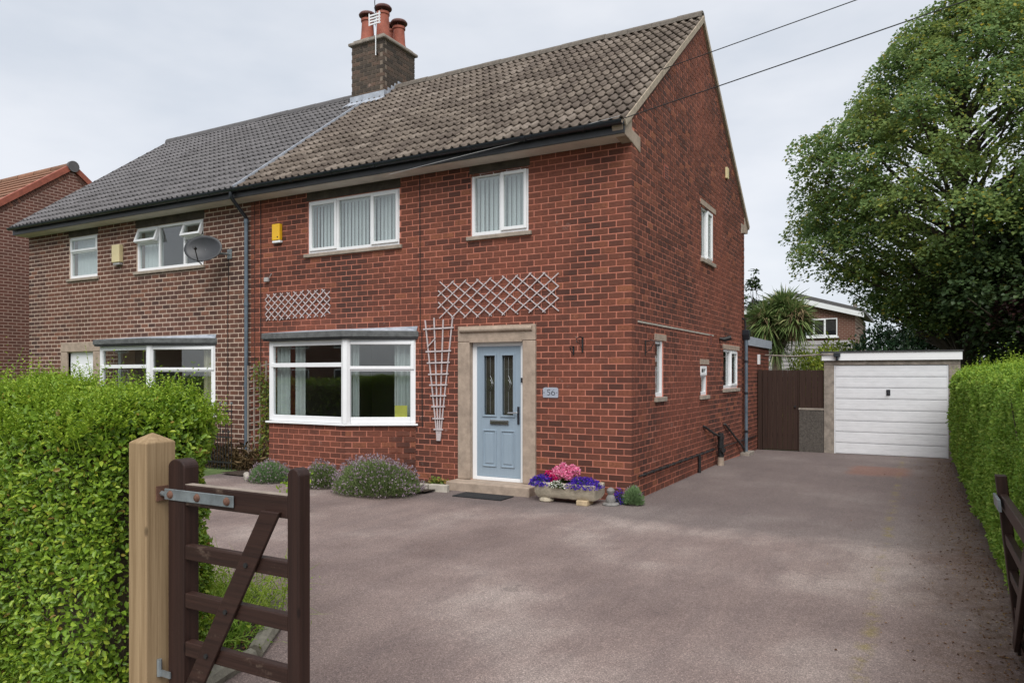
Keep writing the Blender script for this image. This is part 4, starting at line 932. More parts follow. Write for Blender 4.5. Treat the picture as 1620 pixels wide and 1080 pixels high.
# hanging basket brackets
def bracket(fr, u, z, label, s=1):
    q = fr(u, .01, z - .1); t = thing('hanging_basket_bracket', label, 'bracket', q)
    MB().box(u - .012, u + .012, .006, .016, z - .12 * s, z + .12 * s, fr).build('back_plate', 'blackiron', t)
    MB().tube([fr(u, .012, z + .1 * s), fr(u, .10, z + .12 * s), fr(u, .2 * s + .04, z + .08 * s), fr(u, .22 * s + .02, z + .03), fr(u, .17 * s, z + .02)], .007, 6).build('arm', 'blackiron', t)
    MB().tube([fr(u, .012, z - .08 * s), fr(u, .09, z - .02), fr(u, .14, z + .08 * s)], .005, 6).build('scroll', 'blackiron', t)
bracket(FRONT, -.72, 2.16, 'upper black iron basket bracket between the door and the house corner', .9)
bracket(FRONT, -.86, 2.08, 'lower black iron basket bracket between the door and the house corner', .5)
bracket(SIDE, .55, 2.12, 'black iron basket bracket on the gable wall before the slim window', .9)
# tv aerial on the stack
t = thing('tv_aerial', 'small white television aerial strapped to the chimney stack', 'aerial', (-6.95, 3.14, 8.9))
MB().tube([(-7.02, 3.12, 8.75), (-7.02, 3.12, 9.7)], .011, 8).build('mast', 'upvc', t); MB().tube([(-7.02, 3.12, 9.6), (-6.95, 3.0, 9.85), (-6.85, 2.9, 9.93)], .009, 6).build('boom', 'blackiron', t)
for k in range(4): MB().box(-7.17, -6.87, 3.08, 3.10, 9.42 + k * .065, 9.45 + k * .065).build('reflector_bar', 'upvc', t)
MB().box(-7.17, -7.15, 3.06, 3.08, 9.4, 9.67).build('reflector_side', 'upvc', t); MB().box(-6.89, -6.87, 3.06, 3.08, 9.4, 9.67).build('reflector_side', 'upvc', t)
MB().tube([(-7.02, 3.12, 8.8), (-7.02, 3.19, 8.8)], .02, 6).build('clamp', 'blackiron', t)
# overhead cables
def cable(a, b, sag, label):
    a, b = Vector(a), Vector(b); pts = [a.lerp(b, k / 24) - Vector((0, 0, sag * 4 * (k / 24) * (1 - k / 24))) for k in range(25)]
    tag(MB().tube(pts, .0065, 6).build('overhead_cable', 'wire'), label, 'cable', 'overhead cables crossing the sky')
def unproj(px, py, Y):
    a = R(29); u, v = (px - 810) / 1162, (592 - py) / 1162; d = Vector((-math.sin(a) + u * math.cos(a), math.cos(a) + u * math.sin(a), v)); k = (Y - CAM.y) / d.y; return CAM + d * k
A = unproj(988, 187, -.47); B = unproj(1520, 0, -.62); cable(A, A + (B - A) * 2.6, .03, 'lower black overhead cable running to the eaves corner')
A = Vector((.02, 1.19, 6.31)); B = unproj(1350, 0, .9); cable(A, A + (B - A) * 3.5, .02, 'upper black overhead cable running to the gable wall')

# ------------------------------------------------------------------ far left house
fh = thing('gabled_house', 'brown brick gabled house with orange tiled verge at the far left', 'house', (-23.4, 3.68, 0))
GX = -19.4; m = MB(); m.prism([(0, -.15), (D_, -.15), (D_, 5.15), (YR, 8.0), (0, 5.15)], (GX - 7.5, GX), lambda a, b, d: (d, a, b)); m.build('wall', 'farbrick_x', fh)
tf = lambda x, s, h: (x, YE + math.cos(R(37)) * s - math.sin(R(37)) * h, 4.98 + math.sin(R(37)) * s + math.cos(R(37)) * h)
tb = lambda x, s, h: (x, 2 * YR - tf(x, s, h)[1], tf(x, s, h)[2])
m = MB()
for k in range(16): m.box(GX - 7.5, GX - .02, k * .317, k * .317 + .36, .07, .10, lambda x, s, h, k=k: tf(x, s, h + .04 * (1 - (s - k * .317) / .36)))
m.box(GX - 7.5, GX - .02, 0, 5.08, .04, .1, tb); m.build('roof', 'otile', fh)
m = MB(); m.box(GX - .14, GX + .05, 0, 5.1, .0, .16, tf); m.box(GX - .14, GX + .05, 0, 5.1, .0, .16, tb); m.build('verge', 'pot', fh)
for k in range(8): MB().tube([(GX - .95 * k - .02, YR, 8.13), (GX - .95 * (k + 1) + .02, YR, 8.13)], .13, 12).build('ridge_tile', 'otile', fh, smooth=True)
MB().tube([(GX - .02, YR, 8.13), (GX + .09, YR, 8.13)], .17, 16).build('ridge_end_cap', 'nridge', fh)
m = MB(); k = 0
while k < 4.8:
    for q in (tf, tb):
        m.box(GX - .02, GX + .012, k, k + .075, -.14, -.01, q)
    k += .09
tag(m.build('verge_brickwork', 'nbrick', fh), kind='stuff')

# ------------------------------------------------------------------ garage, side gate, pier
YG = 8.85; GB = -.085
g = thing('garage', 'concrete sectional garage with white horizontally panelled up and over door', 'garage', (2.87, 11, GB))
m = MB(); m.box(1.50, 1.715, YG, YG + .12, GB, 1.952); m.box(3.99, 4.205, YG, YG + .12, GB, 1.952); m.box(1.50, 4.205, YG, YG + .12, 1.954, 2.062); m.build('front_frame', 'conc', g, bevel=.008)
m = MB(); m.box(1.50, 1.6, YG + .122, YG + 5.2, GB, 2.062); m.box(4.105, 4.205, YG + .122, YG + 5.2, GB, 2.062); m.box(1.6, 4.105, YG + 5.1, YG + 5.2, GB, 2.062); m.build('wall', 'conc', g)
MB().box(1.46, 4.24, YG - .06, YG - .03, 2.06, 2.235).build('fascia', 'upvc', g); MB().box(1.42, 4.26, YG - .08, YG + 5.3, 2.237, 2.268).build('roof', 'felt', g)
dr = MB(); dr.box(1.718, 1.745, YG + .02, YG + .06, GB + .01, 1.95); dr.box(3.96, 3.987, YG + .02, YG + .06, GB + .01, 1.95); dr.box(1.745, 3.96, YG + .045, YG + .06, GB + .01, 1.95)
gd = dr.build('door', 'gdoor', g); zb0 = GB + .02; ph = (1.945 - zb0) / 8
for k in range(8):
    p = MB(); a, b = zb0 + k * ph, zb0 + (k + 1) * ph - .012
    p.box(1.748, 3.957, YG + .018, YG + .044, a, b); p.box(1.748, 3.957, YG + .0155, YG + .018, a + .02, a + .105); p.box(1.748, 3.957, YG + .0162, YG + .018, a + .118, b - .02); p.build('panel', 'gdoor', gd, bevel=.003)
hd_ = MB().box(2.79, 2.87, YG + .0, YG + .012, 1.27, 1.40).build('handle_plate', 'ink', gd, bevel=.006); MB().tube([(2.83, YG - .0, 1.34), (2.83, YG - .04, 1.34), (2.83, YG - .045, 1.28)], .012, 8).build('handle', 'ink', hd_)
MB().box(1.72, 1.86, YG - .15, YG - .065, 2.14, 2.24).build('hopper', 'gutter', g, bevel=.01); MB().tube([(1.79, YG - .1, 2.15), (1.79, YG - .1, 2.06)], .03, 8).build('outlet', 'gutter', g)
tag(MB().tube([(.06, 9.6, 2.22), (.8, 9.2, 2.17), (1.5, YG - .09, 2.2), (1.72, YG - .1, 2.2)], .018, 8).build('rain_pipe', 'conc'), 'thin horizontal pipe bridging from the extension to the garage', 'pipe')
sg = thing('side_gate', 'tall dark brown boarded side gate between the gable wall and garage', 'gate', (.5, YG + .05, GB))
xs = np.linspace(.125, .935, 8)
for a, b in zip(xs, xs[1:]): MB().box(a + .002, b - .002, YG + .02, YG + .042, GB + .03, 1.84 + random.uniform(-.004, .004)).build('board', 'fencewood', sg, bevel=.003)
for x in (.02, .937): MB().box(x, x + (.095 if x < .5 else .026), YG - .0, YG + .09, GB, 1.85).build('gate_post', 'fencewood', sg, bevel=.006)
for z in (.25, 1.0, 1.6): MB().box(.13, .93, YG + .043, YG + .08, z, z + .09).build('ledge', 'fencewood', sg)
MB().tube([(.87, YG + .02, .98), (.87, YG - .015, .98)], .025, 8).build('latch', 'blackiron', sg)
pr = thing('rendered_pier', 'short roughcast wall stub left of the garage door', 'wall', (1.22, YG + .1, GB))
MB().box(.95, 1.493, YG - .0, YG + .22, GB, .90).build('body', 'render', pr, bevel=.015); MB().box(.945, 1.495, YG - .012, YG + .23, .902, .95).build('coping', 'conc', pr, bevel=.01)
fp = thing('fence_panel', 'dark brown board panel standing on the roughcast wall stub', 'fence', (1.22, YG + .1, .95))
xs = np.linspace(.965, 1.49, 5)
for a, b in zip(xs, xs[1:]): MB().box(a + .002, b - .002, YG + .06, YG + .082, .952, 1.84).build('board', 'fencewood', fp, bevel=.003)
MB().box(.965, 1.49, YG + .083, YG + .12, 1.1, 1.17).build('rail', 'fencewood', fp); MB().box(.965, 1.49, YG + .083, YG + .12, 1.6, 1.67).build('rail', 'fencewood', fp)

# ------------------------------------------------------------------ street gates
t = thing('gate_post', 'new pale timber gate post with pyramid top by the privet hedge', 'post', (.175, -7.28, 0))
p0, p1, q0, q1, zt = .108, .242, -7.36, -7.202, 1.415
m = MB(); m.box(p0, p1, q0, q1, -.15, zt); b = len(m.v); m.v.append(((p0 + p1) / 2, (q0 + q1) / 2, zt + .045)); top = m.f.pop(1)
for i in range(4): m.f.append((top[i], top[(i + 1) % 4], b))
m.build('post', 'postwood', t, bevel=.006)
def rail(x0, x1, z0, z1, par, y0=-7.285, y1=-7.24, name='rail'): return MB().box(x0, x1, y0, y1, z0, z1).build(name, 'gatewood', par, bevel=.006)
gt = thing('garden_gate', 'dark brown four rail wooden gate hung on the pale post', 'gate', (.73, -7.26, .08))
hs = [(.302, .08)] + [(.302, 1.30)] + [(.302 + .058 + .058 * math.cos(R(a)), 1.30 + .04 * math.sin(R(a))) for a in range(165, 0, -15)] + [(.418, 1.30), (.418, .08)]
MB().prism(hs, (-7.288, -7.205), lambda a, b, d: (a, d, b)).build('stile', 'gatewoodv', gt, bevel=.006)
hs = [(1.083, .08), (1.083, 1.315), (1.095, 1.335), (1.118, 1.345), (1.141, 1.335), (1.153, 1.315), (1.153, .08)]
MB().prism(hs, (-7.288, -7.222), lambda a, b, d: (a, d, b)).build('stile', 'gatewoodv', gt, bevel=.006)
for z0, z1 in ((1.125, 1.222), (.872, .942), (.646, .716), (.42, .49), (.17, .24)): rail(.419, 1.082, z0, z1, gt)
MB().box(.42, 1.08, -7.283, -7.242, 1.2225, 1.2255).build('weathered_top', 'oldlath', gt)
MB().prism([(.33, .1), (.44, .1), (1.052, 1.152), (.942, 1.152)], (-7.304, -7.286), lambda a, b, d: (a, d, b)).build('brace', 'gatewood', gt, bevel=.004)
an = math.atan2(1.0235, .595)
for z in (.46, .68, .905): x = .385 + (z - .1) / math.tan(an); MB().tube([(x, -7.303, z), (x, -7.312, z)], .011, 8).build('bolt', 'blackiron', gt)
MB().box(.285, .76, -7.296, -7.289, 1.145, 1.198).build('hinge_strap', 'galv', gt, bevel=.003)
for x in (.33, .52, .72): MB().lathe((x, -7.297, 1.171), [(.02, 0), (.015, .008), (.004, .012)], 10).build('strap_bolt', 'rust', gt)
for o in [o for o in gt.children if o.name.startswith('strap_bolt')]:
    for v in o.data.vertices:
        c = Vector(v.co); base = root_loc(gt); lx, ly, lz = c.x + base[0], c.y + base[1] + 7.297, c.z + base[2] - 1.171
        v.co = (c.x, -7.297 - lz - base[1], 1.171 + ly - base[2])
MB().box(.243, .252, -7.31, -7.25, 1.135, 1.205).build('hinge_plate', 'rust', gt); MB().tube([(.252, -7.285, 1.17), (.29, -7.292, 1.17)], .012, 8).build('hinge_pin', 'galv', gt)
MB().tube([(.255, -7.30, .30), (.255, -7.30, .38)], .012, 8).build('hinge_pin', 'galv', gt); MB().box(.243, .33, -7.299, -7.292, .30, .33).build('hinge_plate', 'galv', gt)
rg = thing('drive_gate', 'dark brown drive gate swung open and leaning against the right hand hedge', 'gate', (3.95, -5.4, 0))
lean = lambda x, y, z: (x - .105 * z, y, z)
y0, y1 = -6.9, -4.08; X0, X1 = 3.96, 4.02
MB().box(X0, X1, y1 - .075, y1, .03, 1.12, lean).build('stile', 'gatewoodv', rg, bevel=.006); MB().box(X0, X1, y0, y0 + .09, .03, 1.25, lean).build('stile', 'gatewoodv', rg, bevel=.006)
for z in (.92, .70, .48, .26, .08): MB().box(X0 + .01, X1 - .01, y0 + .09, y1 - .075, z, z + (.09 if z > .9 else .065), lean).build('rail', 'gatewood', rg, bevel=.005)
m = MB(); an = math.atan2(.85, -1.4); L = math.hypot(.85, 1.4); m.box(0, L, -.035, .035, X0 - .02, X0 + .009, lambda s, w, x: lean(x, y1 - .1 + s * math.cos(an) - w * math.sin(an), .09 + s * math.sin(an) + w * math.cos(an))); m.build('brace', 'gatewood', rg, bevel=.005)
m = MB(); m.box(X0 - .02, X0 - .004, y1 - .30, y1 + .01, .93, 1.0, lean); m.build('latch_plate', 'galv', rg)
MB().box(4.0, 4.14, -7.07, -6.92, -.1, 1.40).build('hanging_post', 'gatewoodv', rg, bevel=.008)

# ------------------------------------------------------------------ small ground things
t = thing('stone_trough', 'weathered stone trough planter full of flowers at the house corner', 'planter', (-.74, -.4, 0))
m = MB(); nx, tx0, tx1, ty0, ty1, z0, z1 = 22, -1.18, -.30, -.60, -.22, .065, .275
rr = random.Random(4)
prof = lambda s: [(ty0 + .055, z0), (ty0 + .012, z0 + .06), (ty0, z1 - .01), (ty0 + .012, z1), (ty0 + .05, z1 - .006), (ty0 + .06, z1 - .05), (ty1 - .06, z1 - .05), (ty1 - .05, z1 - .006), (ty1 - .012, z1), (ty1, z1 - .01), (ty1 - .012, z0 + .06), (ty1 - .055, z0)]
for i in range(nx + 1):
    x = tx0 + (tx1 - tx0) * i / nx; e = min(i, nx - i)
    ins = .03 if e == 0 else 0
    for k, (y, z) in enumerate(prof(i)): m.v.append((x + (.03 if k in (0, 11) else 0) * (1 if i < nx / 2 else -1) * (e < 2), y + rr.uniform(-.006, .006), z + rr.uniform(-.005, .005)))
K = 12
for i in range(nx):
    for k in range(K): k2 = (k + 1) % K; m.f.append((i * K + k, i * K + k2, (i + 1) * K + k2, (i + 1) * K + k))
m.f.append(tuple(range(K))[::-1]); m.f.append(tuple(nx * K + k for k in range(K)))
m.build('trough', 'trough', t, smooth=True)
MB().box(-1.13, -.35, -.54, -.28, .15, .24).build('compost', 'soil', t)
tag(MB().box(-.56, -.40, -.60, -.38, -.002, .068).build('support_block', 'sandstone', None, bevel=.01), 'sandy stone block under the right end of the trough', 'block')
tag(MB().lathe((-1.05, -.48, -.005), [(.09, 0), (.11, .02), (.1, .055), (.06, .073)], 9).build('support_stone', 'trough', None), 'rough pale stone under the left end of the trough', 'stone')
t = thing('stone_ornament', 'small weathered grey stone figure beside the trough', 'ornament', (-.16, -.36, 0))
MB().lathe((-.16, -.36, -.003), [(.11, 0), (.115, .02), (.1, .035), (.05, .04)], 14).build('base', 'greystone', t); MB().lathe((-.165, -.35, .03), [(.06, 0), (.07, .04), (.05, .09), (.035, .11), (.05, .135), (.055, .165), (.035, .195), (.01, .205)], 12).build('figure', 'greystone', t, smooth=True)
dmo = MB().box(-2.40, -1.60, -.80, -.42, .002, .016).build('doormat', 'rubber', None, bevel=.004); tag(dmo, 'black rubber doormat on the tarmac before the front step', 'doormat')
ka = Vector((-2.98, -.86)); kb_ = Vector((-2.80, -.60)); kc = Vector((-2.84, -.52)) 
def kblock(x0, x1, y, label, rz): 
    o = MB().box(x0, x1, y, y + .09, -.03, .105).build('edging_stone', 'kerb', None, bevel=.012); o.rotation_euler = (0, 0, rz); tag(o, label, 'edging stone', 'pale edging stones by the doorstep')
kblock(-3.32, -2.98, -.62, 'pale edging stone touching the lavender bush', R(7)); kblock(-2.97, -2.66, -.57, 'pale edging stone touching the left end of the doorstep', R(7))
sheet('flower_bed', 'soil', np.linspace(-7.2, -2.84, 20), np.linspace(-.85, -.03, 6), lambda x, y: .03 + .012 * math.sin(7 * x + 5 * y))
# planting bed behind the gate with stone edging
bed = [(-.02, -6.80), (-.14, -6.42), (-.42, -5.98), (-.62, -5.72), (-.95, -5.56), (-1.4, -5.5), (-7.2, -5.4), (-7.2, -7.6), (-.02, -7.6)]
m = MB(); n = len(bed); m.v += [(x, y, .02) for x, y in bed]; m.f.append(tuple(range(n))); o = m.build('hedge_bed', 'soil'); tag(o, kind='structure')
edg = [(.02, -7.0), (-.01, -6.75), (-.14, -6.38), (-.42, -5.95)]
def edging(a, b, label): tag(MB().tube([(a[0], a[1], .03), ((a[0] + b[0]) / 2, (a[1] + b[1]) / 2, .042), (b[0], b[1], .03)], [.052, .058, .05], 8).build('edging_stone', 'moss_kerb', None, smooth=True), label, 'edging stone', 'round topped stones edging the hedge bed')
edging(edg[0], (-.12, -6.42), 'near mossy edging stone low behind the gate'); edging((-.14, -6.37), (-.43, -5.93), 'longer mossy edging stone behind the gate'); edging((-.72, -5.66), (-1.22, -5.52), 'far mossy edging stone half buried beyond the gate')
tag(MB().box(0, .5, 0, .12, -.02, .10, lambda x, y, z: (-6.5 + x * .8, -.95 - x * .6 + y, z)).build('garden_stone', 'kerb', None, bevel=.03), 'loose pale stone beside the small lavender under the bay', 'stone')
# iron railing
t = thing('iron_railing', 'black iron railing with ball tops in front of the brown brick wall', 'railing', (-8.1, -.35, -.004))
x = -9.0; k = 0
while x < -7.5:
    m = MB().tube([(x, -.35, -.03), (x, -.35, 1.2 if k % 2 == 0 else .68)], .008, 6); o = m.build('bar', 'blackiron', t)
    zt = 1.2 if k % 2 == 0 else .68; MB().lathe((x, -.35, zt - .01), [(.004, 0), (.02, .008), (.026, .024), (.02, .04), (.004, .048)], 8).build('ball', 'blackiron' if k % 2 else 'galv', o, smooth=True); x += .075; k += 1
for z in (1.06, .58, .12): MB().box(-9.0, -7.48, -.36, -.34, z, z + .025).build('rail', 'blackiron', t)
t = thing('wooden_trellis', 'brown square lattice trellis between the downpipe and the bay window', 'trellis', (-7.0, -.12, .02))
for k in range(5): x = -7.30 + k * .155; MB().box(x - .012, x + .012, -.155, -.135, .03, 1.9 + .028 * k).build('upright', 'oldlath', t)
for k in range(13): z = .34 + k * .125; MB().box(-7.32, -6.66, -.134, -.12, z - .011, z + .011, lambda a, b, c: (a, b, c + (a + 7.32) * .16)).build('crosspiece', 'oldlath', t)

# ------------------------------------------------------------------ vegetation
def shell_points(n, box, depth, sides, lump=.06, seed=0):
    """points and outward normals on chosen faces of a box, dented and pushed by smooth noise, sunk by up to depth"""
    x0, x1, y0, y1, z0, z1 = box; areas = dict(x0=(y1 - y0) * (z1 - z0), x1=(y1 - y0) * (z1 - z0), y0=(x1 - x0) * (z1 - z0), y1=(x1 - x0) * (z1 - z0), z1=(x1 - x0) * (y1 - y0))
    tot = sum(areas[s] for s in sides); P = []; Nn = []
    for s in sides:
        k = max(1, int(n * areas[s] / tot)); p = np.stack([rng.uniform(x0, x1, k), rng.uniform(y0, y1, k), rng.uniform(z0, z1, k)], 1); nn = np.zeros((k, 3)); ax = 'xyz'.index(s[0]); hi = s[1] == '1'
        p[:, ax] = box[ax * 2 + (1 if hi else 0)]; nn[:, ax] = 1 if hi else -1; P.append(p); Nn.append(nn)
    P = np.concatenate(P); Nn = np.concatenate(Nn)
    c = np.array([(x0 + x1) / 2, (y0 + y1) / 2, (z0 + z1) / 2]); hf = np.array([(x1 - x0) / 2, (y1 - y0) / 2, (z1 - z0) / 2])
    q = P - c; rr_ = np.minimum(.28, hf.min() * .8)            # round the edges
    inner = np.clip(q, -(hf - rr_), hf - rr_); dv = q - inner; ln = np.linalg.norm(dv, axis=1, keepdims=True); nd = np.where(ln > 1e-6, dv / np.maximum(ln, 1e-6), Nn)
    P = c + inner + nd * rr_; Nn = nd
    P = P + Nn * (fbm(P, 5, seed) * lump + fbm(P, 14, seed + 1) * lump * .5)[:, None] - Nn * (rng.uniform(0, 1, len(P)) ** 1.7 * depth)[:, None]
    return P, Nn
def hedge(name, label, box, sides, n, size, mats, shoots, core_in=.14, lump=.05, depth=.13, seed=0, keep=None, grp=None, shooth=.14):
    t = thing(name, label, 'hedge', ((box[0] + box[1]) / 2, (box[2] + box[3]) / 2, box[4]), grp)
    P, Nn = shell_points(n, box, depth, sides, lump, seed)
    if keep is not None: k = keep(P); P, Nn = P[k], Nn[k]
    D = norm(Nn * .55 + rdir(len(P)) * .8 + np.array([[0, 0, .25]])); up = norm(Nn + rdir(len(P)) * .75 + np.array([[0, 0, .5]]))
    L = rng.uniform(.55, 1.35, len(P)) * size(P)
    V, F = leaves(P, D, up, L, L * .52)
    tag(obj_from_np('foliage', V, F, mats[0], t), kind='stuff')
    # upright new shoots on the top
    if shoots:
        x0, x1, y0, y1, z0, z1 = box
        S0 = np.stack([rng.uniform(x0, x1, shoots), rng.uniform(y0, y1, shoots), np.full(shoots, z1 - .05)], 1); S0[:, 2] += fbm(S0, 5, seed) * lump
        e = np.minimum(np.minimum(S0[:, 0] - x0, x1 - S0[:, 0]), np.minimum(S0[:, 1] - y0, y1 - S0[:, 1])); S0[:, 2] -= np.clip(.16 - e, 0, 1) * .9
        if keep is not None: S0 = S0[keep(S0)]
        hgt = rng.gamma(2.2, shooth / 2.6, len(S0)); dr = norm(np.array([[0, 0, 1.]]) + rng.normal(0, .25, (len(S0), 3)))
        PP = []; DD = []; LL = []
        for j in range(8):
            f = (j + .5) / 8; p = S0 + dr * (hgt * f)[:, None]; a = rng.uniform(0, 6.28, len(S0)); d = np.stack([np.cos(a), np.sin(a), np.full(len(a), .75)], 1)
            PP.append(p); DD.append(d); LL.append(size(p) * rng.uniform(.6, 1.05, len(p)) * (1.1 - .5 * f))
        PP = np.concatenate(PP); DD = np.concatenate(DD); LL = np.concatenate(LL)
        V, F = leaves(PP, DD, norm(np.array([[0, 0, 1.]]) - DD * .5 + rdir(len(PP)) * .3), LL, LL * .45); tag(obj_from_np('new_shoots', V, F, mats[1], t), kind='stuff')
        st_ = MB()
        for s_, d_, h_ in list(zip(S0, dr, hgt))[:1200]:
            if h_ > shooth * .9: st_.tube([s_ - d_ * .05, s_ + d_ * h_ * .95], [.0025, .001], 3, False)
        if st_.v: tag(st_.build('shoot_stems', 'shoot', t), kind='stuff')
    x0, x1, y0, y1, z0, z1 = box; ci = core_in
    cm = MB().box(x0 + ci, x1 - ci, y0 + ci, y1 - ci, z0, z1 - ci - .02).build('shade_core', 'twig_core', t, bevel=.12)  # solid dark block: shade inside the hedge put in as colour, blocks see-through
    tw = MB(); r = random.Random(seed)
    for k in range(260):
        i = r.randrange(len(P)); p = Vector(P[i]); q = p - Vector(Nn[i]) * r.uniform(.1, .25) - Vector((r.uniform(-.1, .1), r.uniform(-.1, .1), r.uniform(.08, .3))); tw.tube([q, p], [.005, .002], 4, False)
    tag(tw.build('twigs', 'twig_core', t), kind='stuff')
    return t
LS_ = lambda P: np.full(len(P), .031)
hedge('privet_hedge', 'tall clipped privet hedge behind the pale gate post on the left', (-3.4, .06, -7.52, -6.72, 0, 1.64), ('x1', 'y0', 'z1', 'y1'), 135000, LS_, ('privet', 'shoot'), 7500, seed=2, depth=.14, lump=.07, shooth=.085,
      keep=lambda P: ~((P[:, 0] > .02) & (P[:, 1] < -7.15)) & ~((P[:, 0] > -.55) & (P[:, 0] < -.02) & (P[:, 1] < -7.3) & (P[:, 2] > .38) & (P[:, 2] < .72) & (rng.uniform(0, 1, len(P)) < .5)))
hedge('privet_hedge', 'far stretch of front hedge beyond the left edge, mirrored in the bay windows', (-19, -3.42, -7.45, -6.75, 0, 1.6), ('y0', 'z1', 'y1'), 16000, lambda P: np.full(len(P), .085), ('privet', 'shoot'), 0, seed=5)
def rsize(P): d = np.linalg.norm(P - np.array(CAM), axis=1); return np.clip(.0036 * d + .004, .02, .06)
def rh_keep(P):
    d = np.linalg.norm(P - np.array(CAM), axis=1); return rng.uniform(0, 1, len(P)) < np.clip((6.5 / d) ** 1.55, .12, 1)
hedge('box_hedge', 'long light green hedge along the right of the drive', (4.02, 5.5, -6.9, 8.3, 0, 1.80), ('x0', 'z1', 'y1'), 420000, rsize, ('privet2', 'shoot'), 9000, core_in=.13, lump=.065, depth=.16, seed=11, keep=rh_keep, shooth=.11)

def tube_tree(mb, p, d, r, L, depth, ends, rnd, spread=.6, up=.15):
    n = 4; pts = [Vector(p)]; dd = Vector(d).normalized()
    for k in range(n): dd = (dd + Vector((rnd.uniform(-.16, .16), rnd.uniform(-.16, .16), rnd.uniform(-.08, .14)))).normalized(); pts.append(pts[-1] + dd * L / n)
    mb.tube(pts, [r * (1 - .45 * k / n) for k in range(n + 1)], 7 if r > .05 else 5, False)
    if depth == 0: ends.append((pts[-1], dd)); return
    for k in range(3 if depth > 1 else 3):
        a = rnd.uniform(0, 6.28); q = Vector((math.cos(a), math.sin(a), rnd.uniform(-.1, .5) + up)); nd = (dd * (1 - spread) + q * spread).normalized()
        tube_tree(mb, pts[rnd.choice((2, 3, 4))], nd, r * .55, L * rnd.uniform(.6, .8), depth - 1, ends, rnd, spread, up)
def crown_tree(name, label, base, trunk_h, crown, nclump, per, leaf, mat, seed, clump_r=(.5, .95), cat='tree', grp=None, front=None, barkr=.3):
    """crown(z)-> radius; umbrella shaped leaf clumps through the outer crown"""
    t = thing(name, label, cat, base, grp); r = np.random.default_rng(seed); rn = random.Random(seed)
    z0, z1, rad, cxy = crown
    mb = MB(); ends = []
    bx, by, bz = base
    mb.tube([(bx, by, bz - .1), (bx + .05, by, bz + trunk_h * .5), (bx, by + .05, bz + trunk_h), (bx - .1, by, bz + (z1 - bz) * .6), (bx, by, bz + (z1 - bz) * .88)], [barkr * 1.25, barkr, barkr * .85, barkr * .45, barkr * .12], 10)
    C_ = []
    while len(C_) < nclump:
        z = r.uniform(z0, z1); R_ = rad((z - z0) / (z1 - z0)); a = r.uniform(0, 2 * math.pi); q = math.sqrt(r.uniform(.12, 1)) if r.uniform() < .35 else r.uniform(.78, 1.03)
        R_ *= 1 + .11 * math.sin(3 * a + seed) + .09 * math.sin(5 * a + z * 1.9) + .06 * math.sin(9 * a - z * 2.7)
        p = np.array([cxy[0] + R_ * q * math.cos(a), cxy[1] + R_ * q * math.sin(a), z])
        if front and p[1] > cxy[1] + front * R_: continue
        cr = r.uniform(*clump_r)
        if all(np.linalg.norm((p - c[0]) * np.array([1, 1, 1.5])) > .62 * (cr + c[1]) for c in C_[-140:]) or r.uniform() < .03: C_.append((p, cr))
    for p, cr in C_[::3]:
        zz = max(bz + trunk_h * .7, p[2] - 1.2 - .35 * math.hypot(p[0] - bx, p[1] - by)); s = Vector((bx, by, zz)); e = Vector(p); md_ = s.lerp(e, .5) + Vector((rn.uniform(-.3, .3), rn.uniform(-.3, .3), rn.uniform(-.1, .35)))
        mb.tube([s, s.lerp(md_, .5) + Vector((0, 0, .1)), md_, e], [barkr * .28, barkr * .2, barkr * .13, .015], 5, False)
    mb.build('trunk', 'bark', t)
    PP, DD, NN = [], [], []
    for p, cr in C_:
        k = int(per * (cr / np.mean(clump_r)) ** 2)
        u = norm(r.normal(size=(k, 3))); u[:, 2] = np.where(u[:, 2] < -.3, -u[:, 2], u[:, 2]); rr = r.uniform(.55, 1, k)[:, None] ** .6
        q = p + u * rr * cr * np.array([1, 1, .9]); PP.append(q)
        o = np.array([p[0] - cxy[0], p[1] - cxy[1], .3]); o /= np.linalg.norm(o) + 1e-6
        DD.append(u * np.array([1, 1, .25]) + r.normal(0, .5, (k, 3)) + np.array([[0, 0, -.25]])); NN.append(u * .5 + np.array([[0, 0, 1.0]]) + r.normal(0, .4, (k, 3)) + o * .3)
    PP, DD, NN = map(np.concatenate, (PP, DD, NN)); L = r.uniform(.7, 1.3, len(PP)) * leaf
    V, F = leaves(PP, DD, norm(NN), L, L * .85, .1)
    tag(obj_from_np('crown', V, F, mat, t), kind='stuff'); return t
def egg(mx, pk=.36, top=.7):
    def f(u): return mx * ((.32 + .68 * math.sin(math.pi / 2 * u / pk)) if u < pk else math.cos(math.pi / 2 * (u - pk) / (1 - pk)) ** top)
    return f
crown_tree('sycamore_tree', 'large sycamore with yellowing leaves towering behind the garage', (4.6, 17, -.15), 3.2, (3.0, 13.4, egg(4.6, .32, .84), (4.95, 17)), 640, 225, .092, 'syca', 5, (.32, .84), front=.6)
crown_tree('dark_tree', 'dark green tree low down behind the garage and right hedge', (7.4, 15.5, -.15), 2.2, (1.2, 7.2, egg(3.6, .45, .6), (7.6, 15.5)), 170, 220, .12, 'dleaf', 9, (.5, .9))
crown_tree('copper_tree', 'purple leaved tree at the right edge behind the hedge', (8.4, 12.5, -.15), 1.6, (1.0, 5.2, egg(2.6, .45, .6), (8.4, 12.5)), 90, 200, .10, 'copper', 19, (.45, .8))
crown_tree('small_tree', 'dark green tree under the sycamore behind the garage roof', (5.0, 21.5, -.15), 1.6, (1.0, 6.2, egg(2.4, .5, .5), (5.0, 21.5)), 110, 200, .12, 'dleaf', 29, (.45, .8))
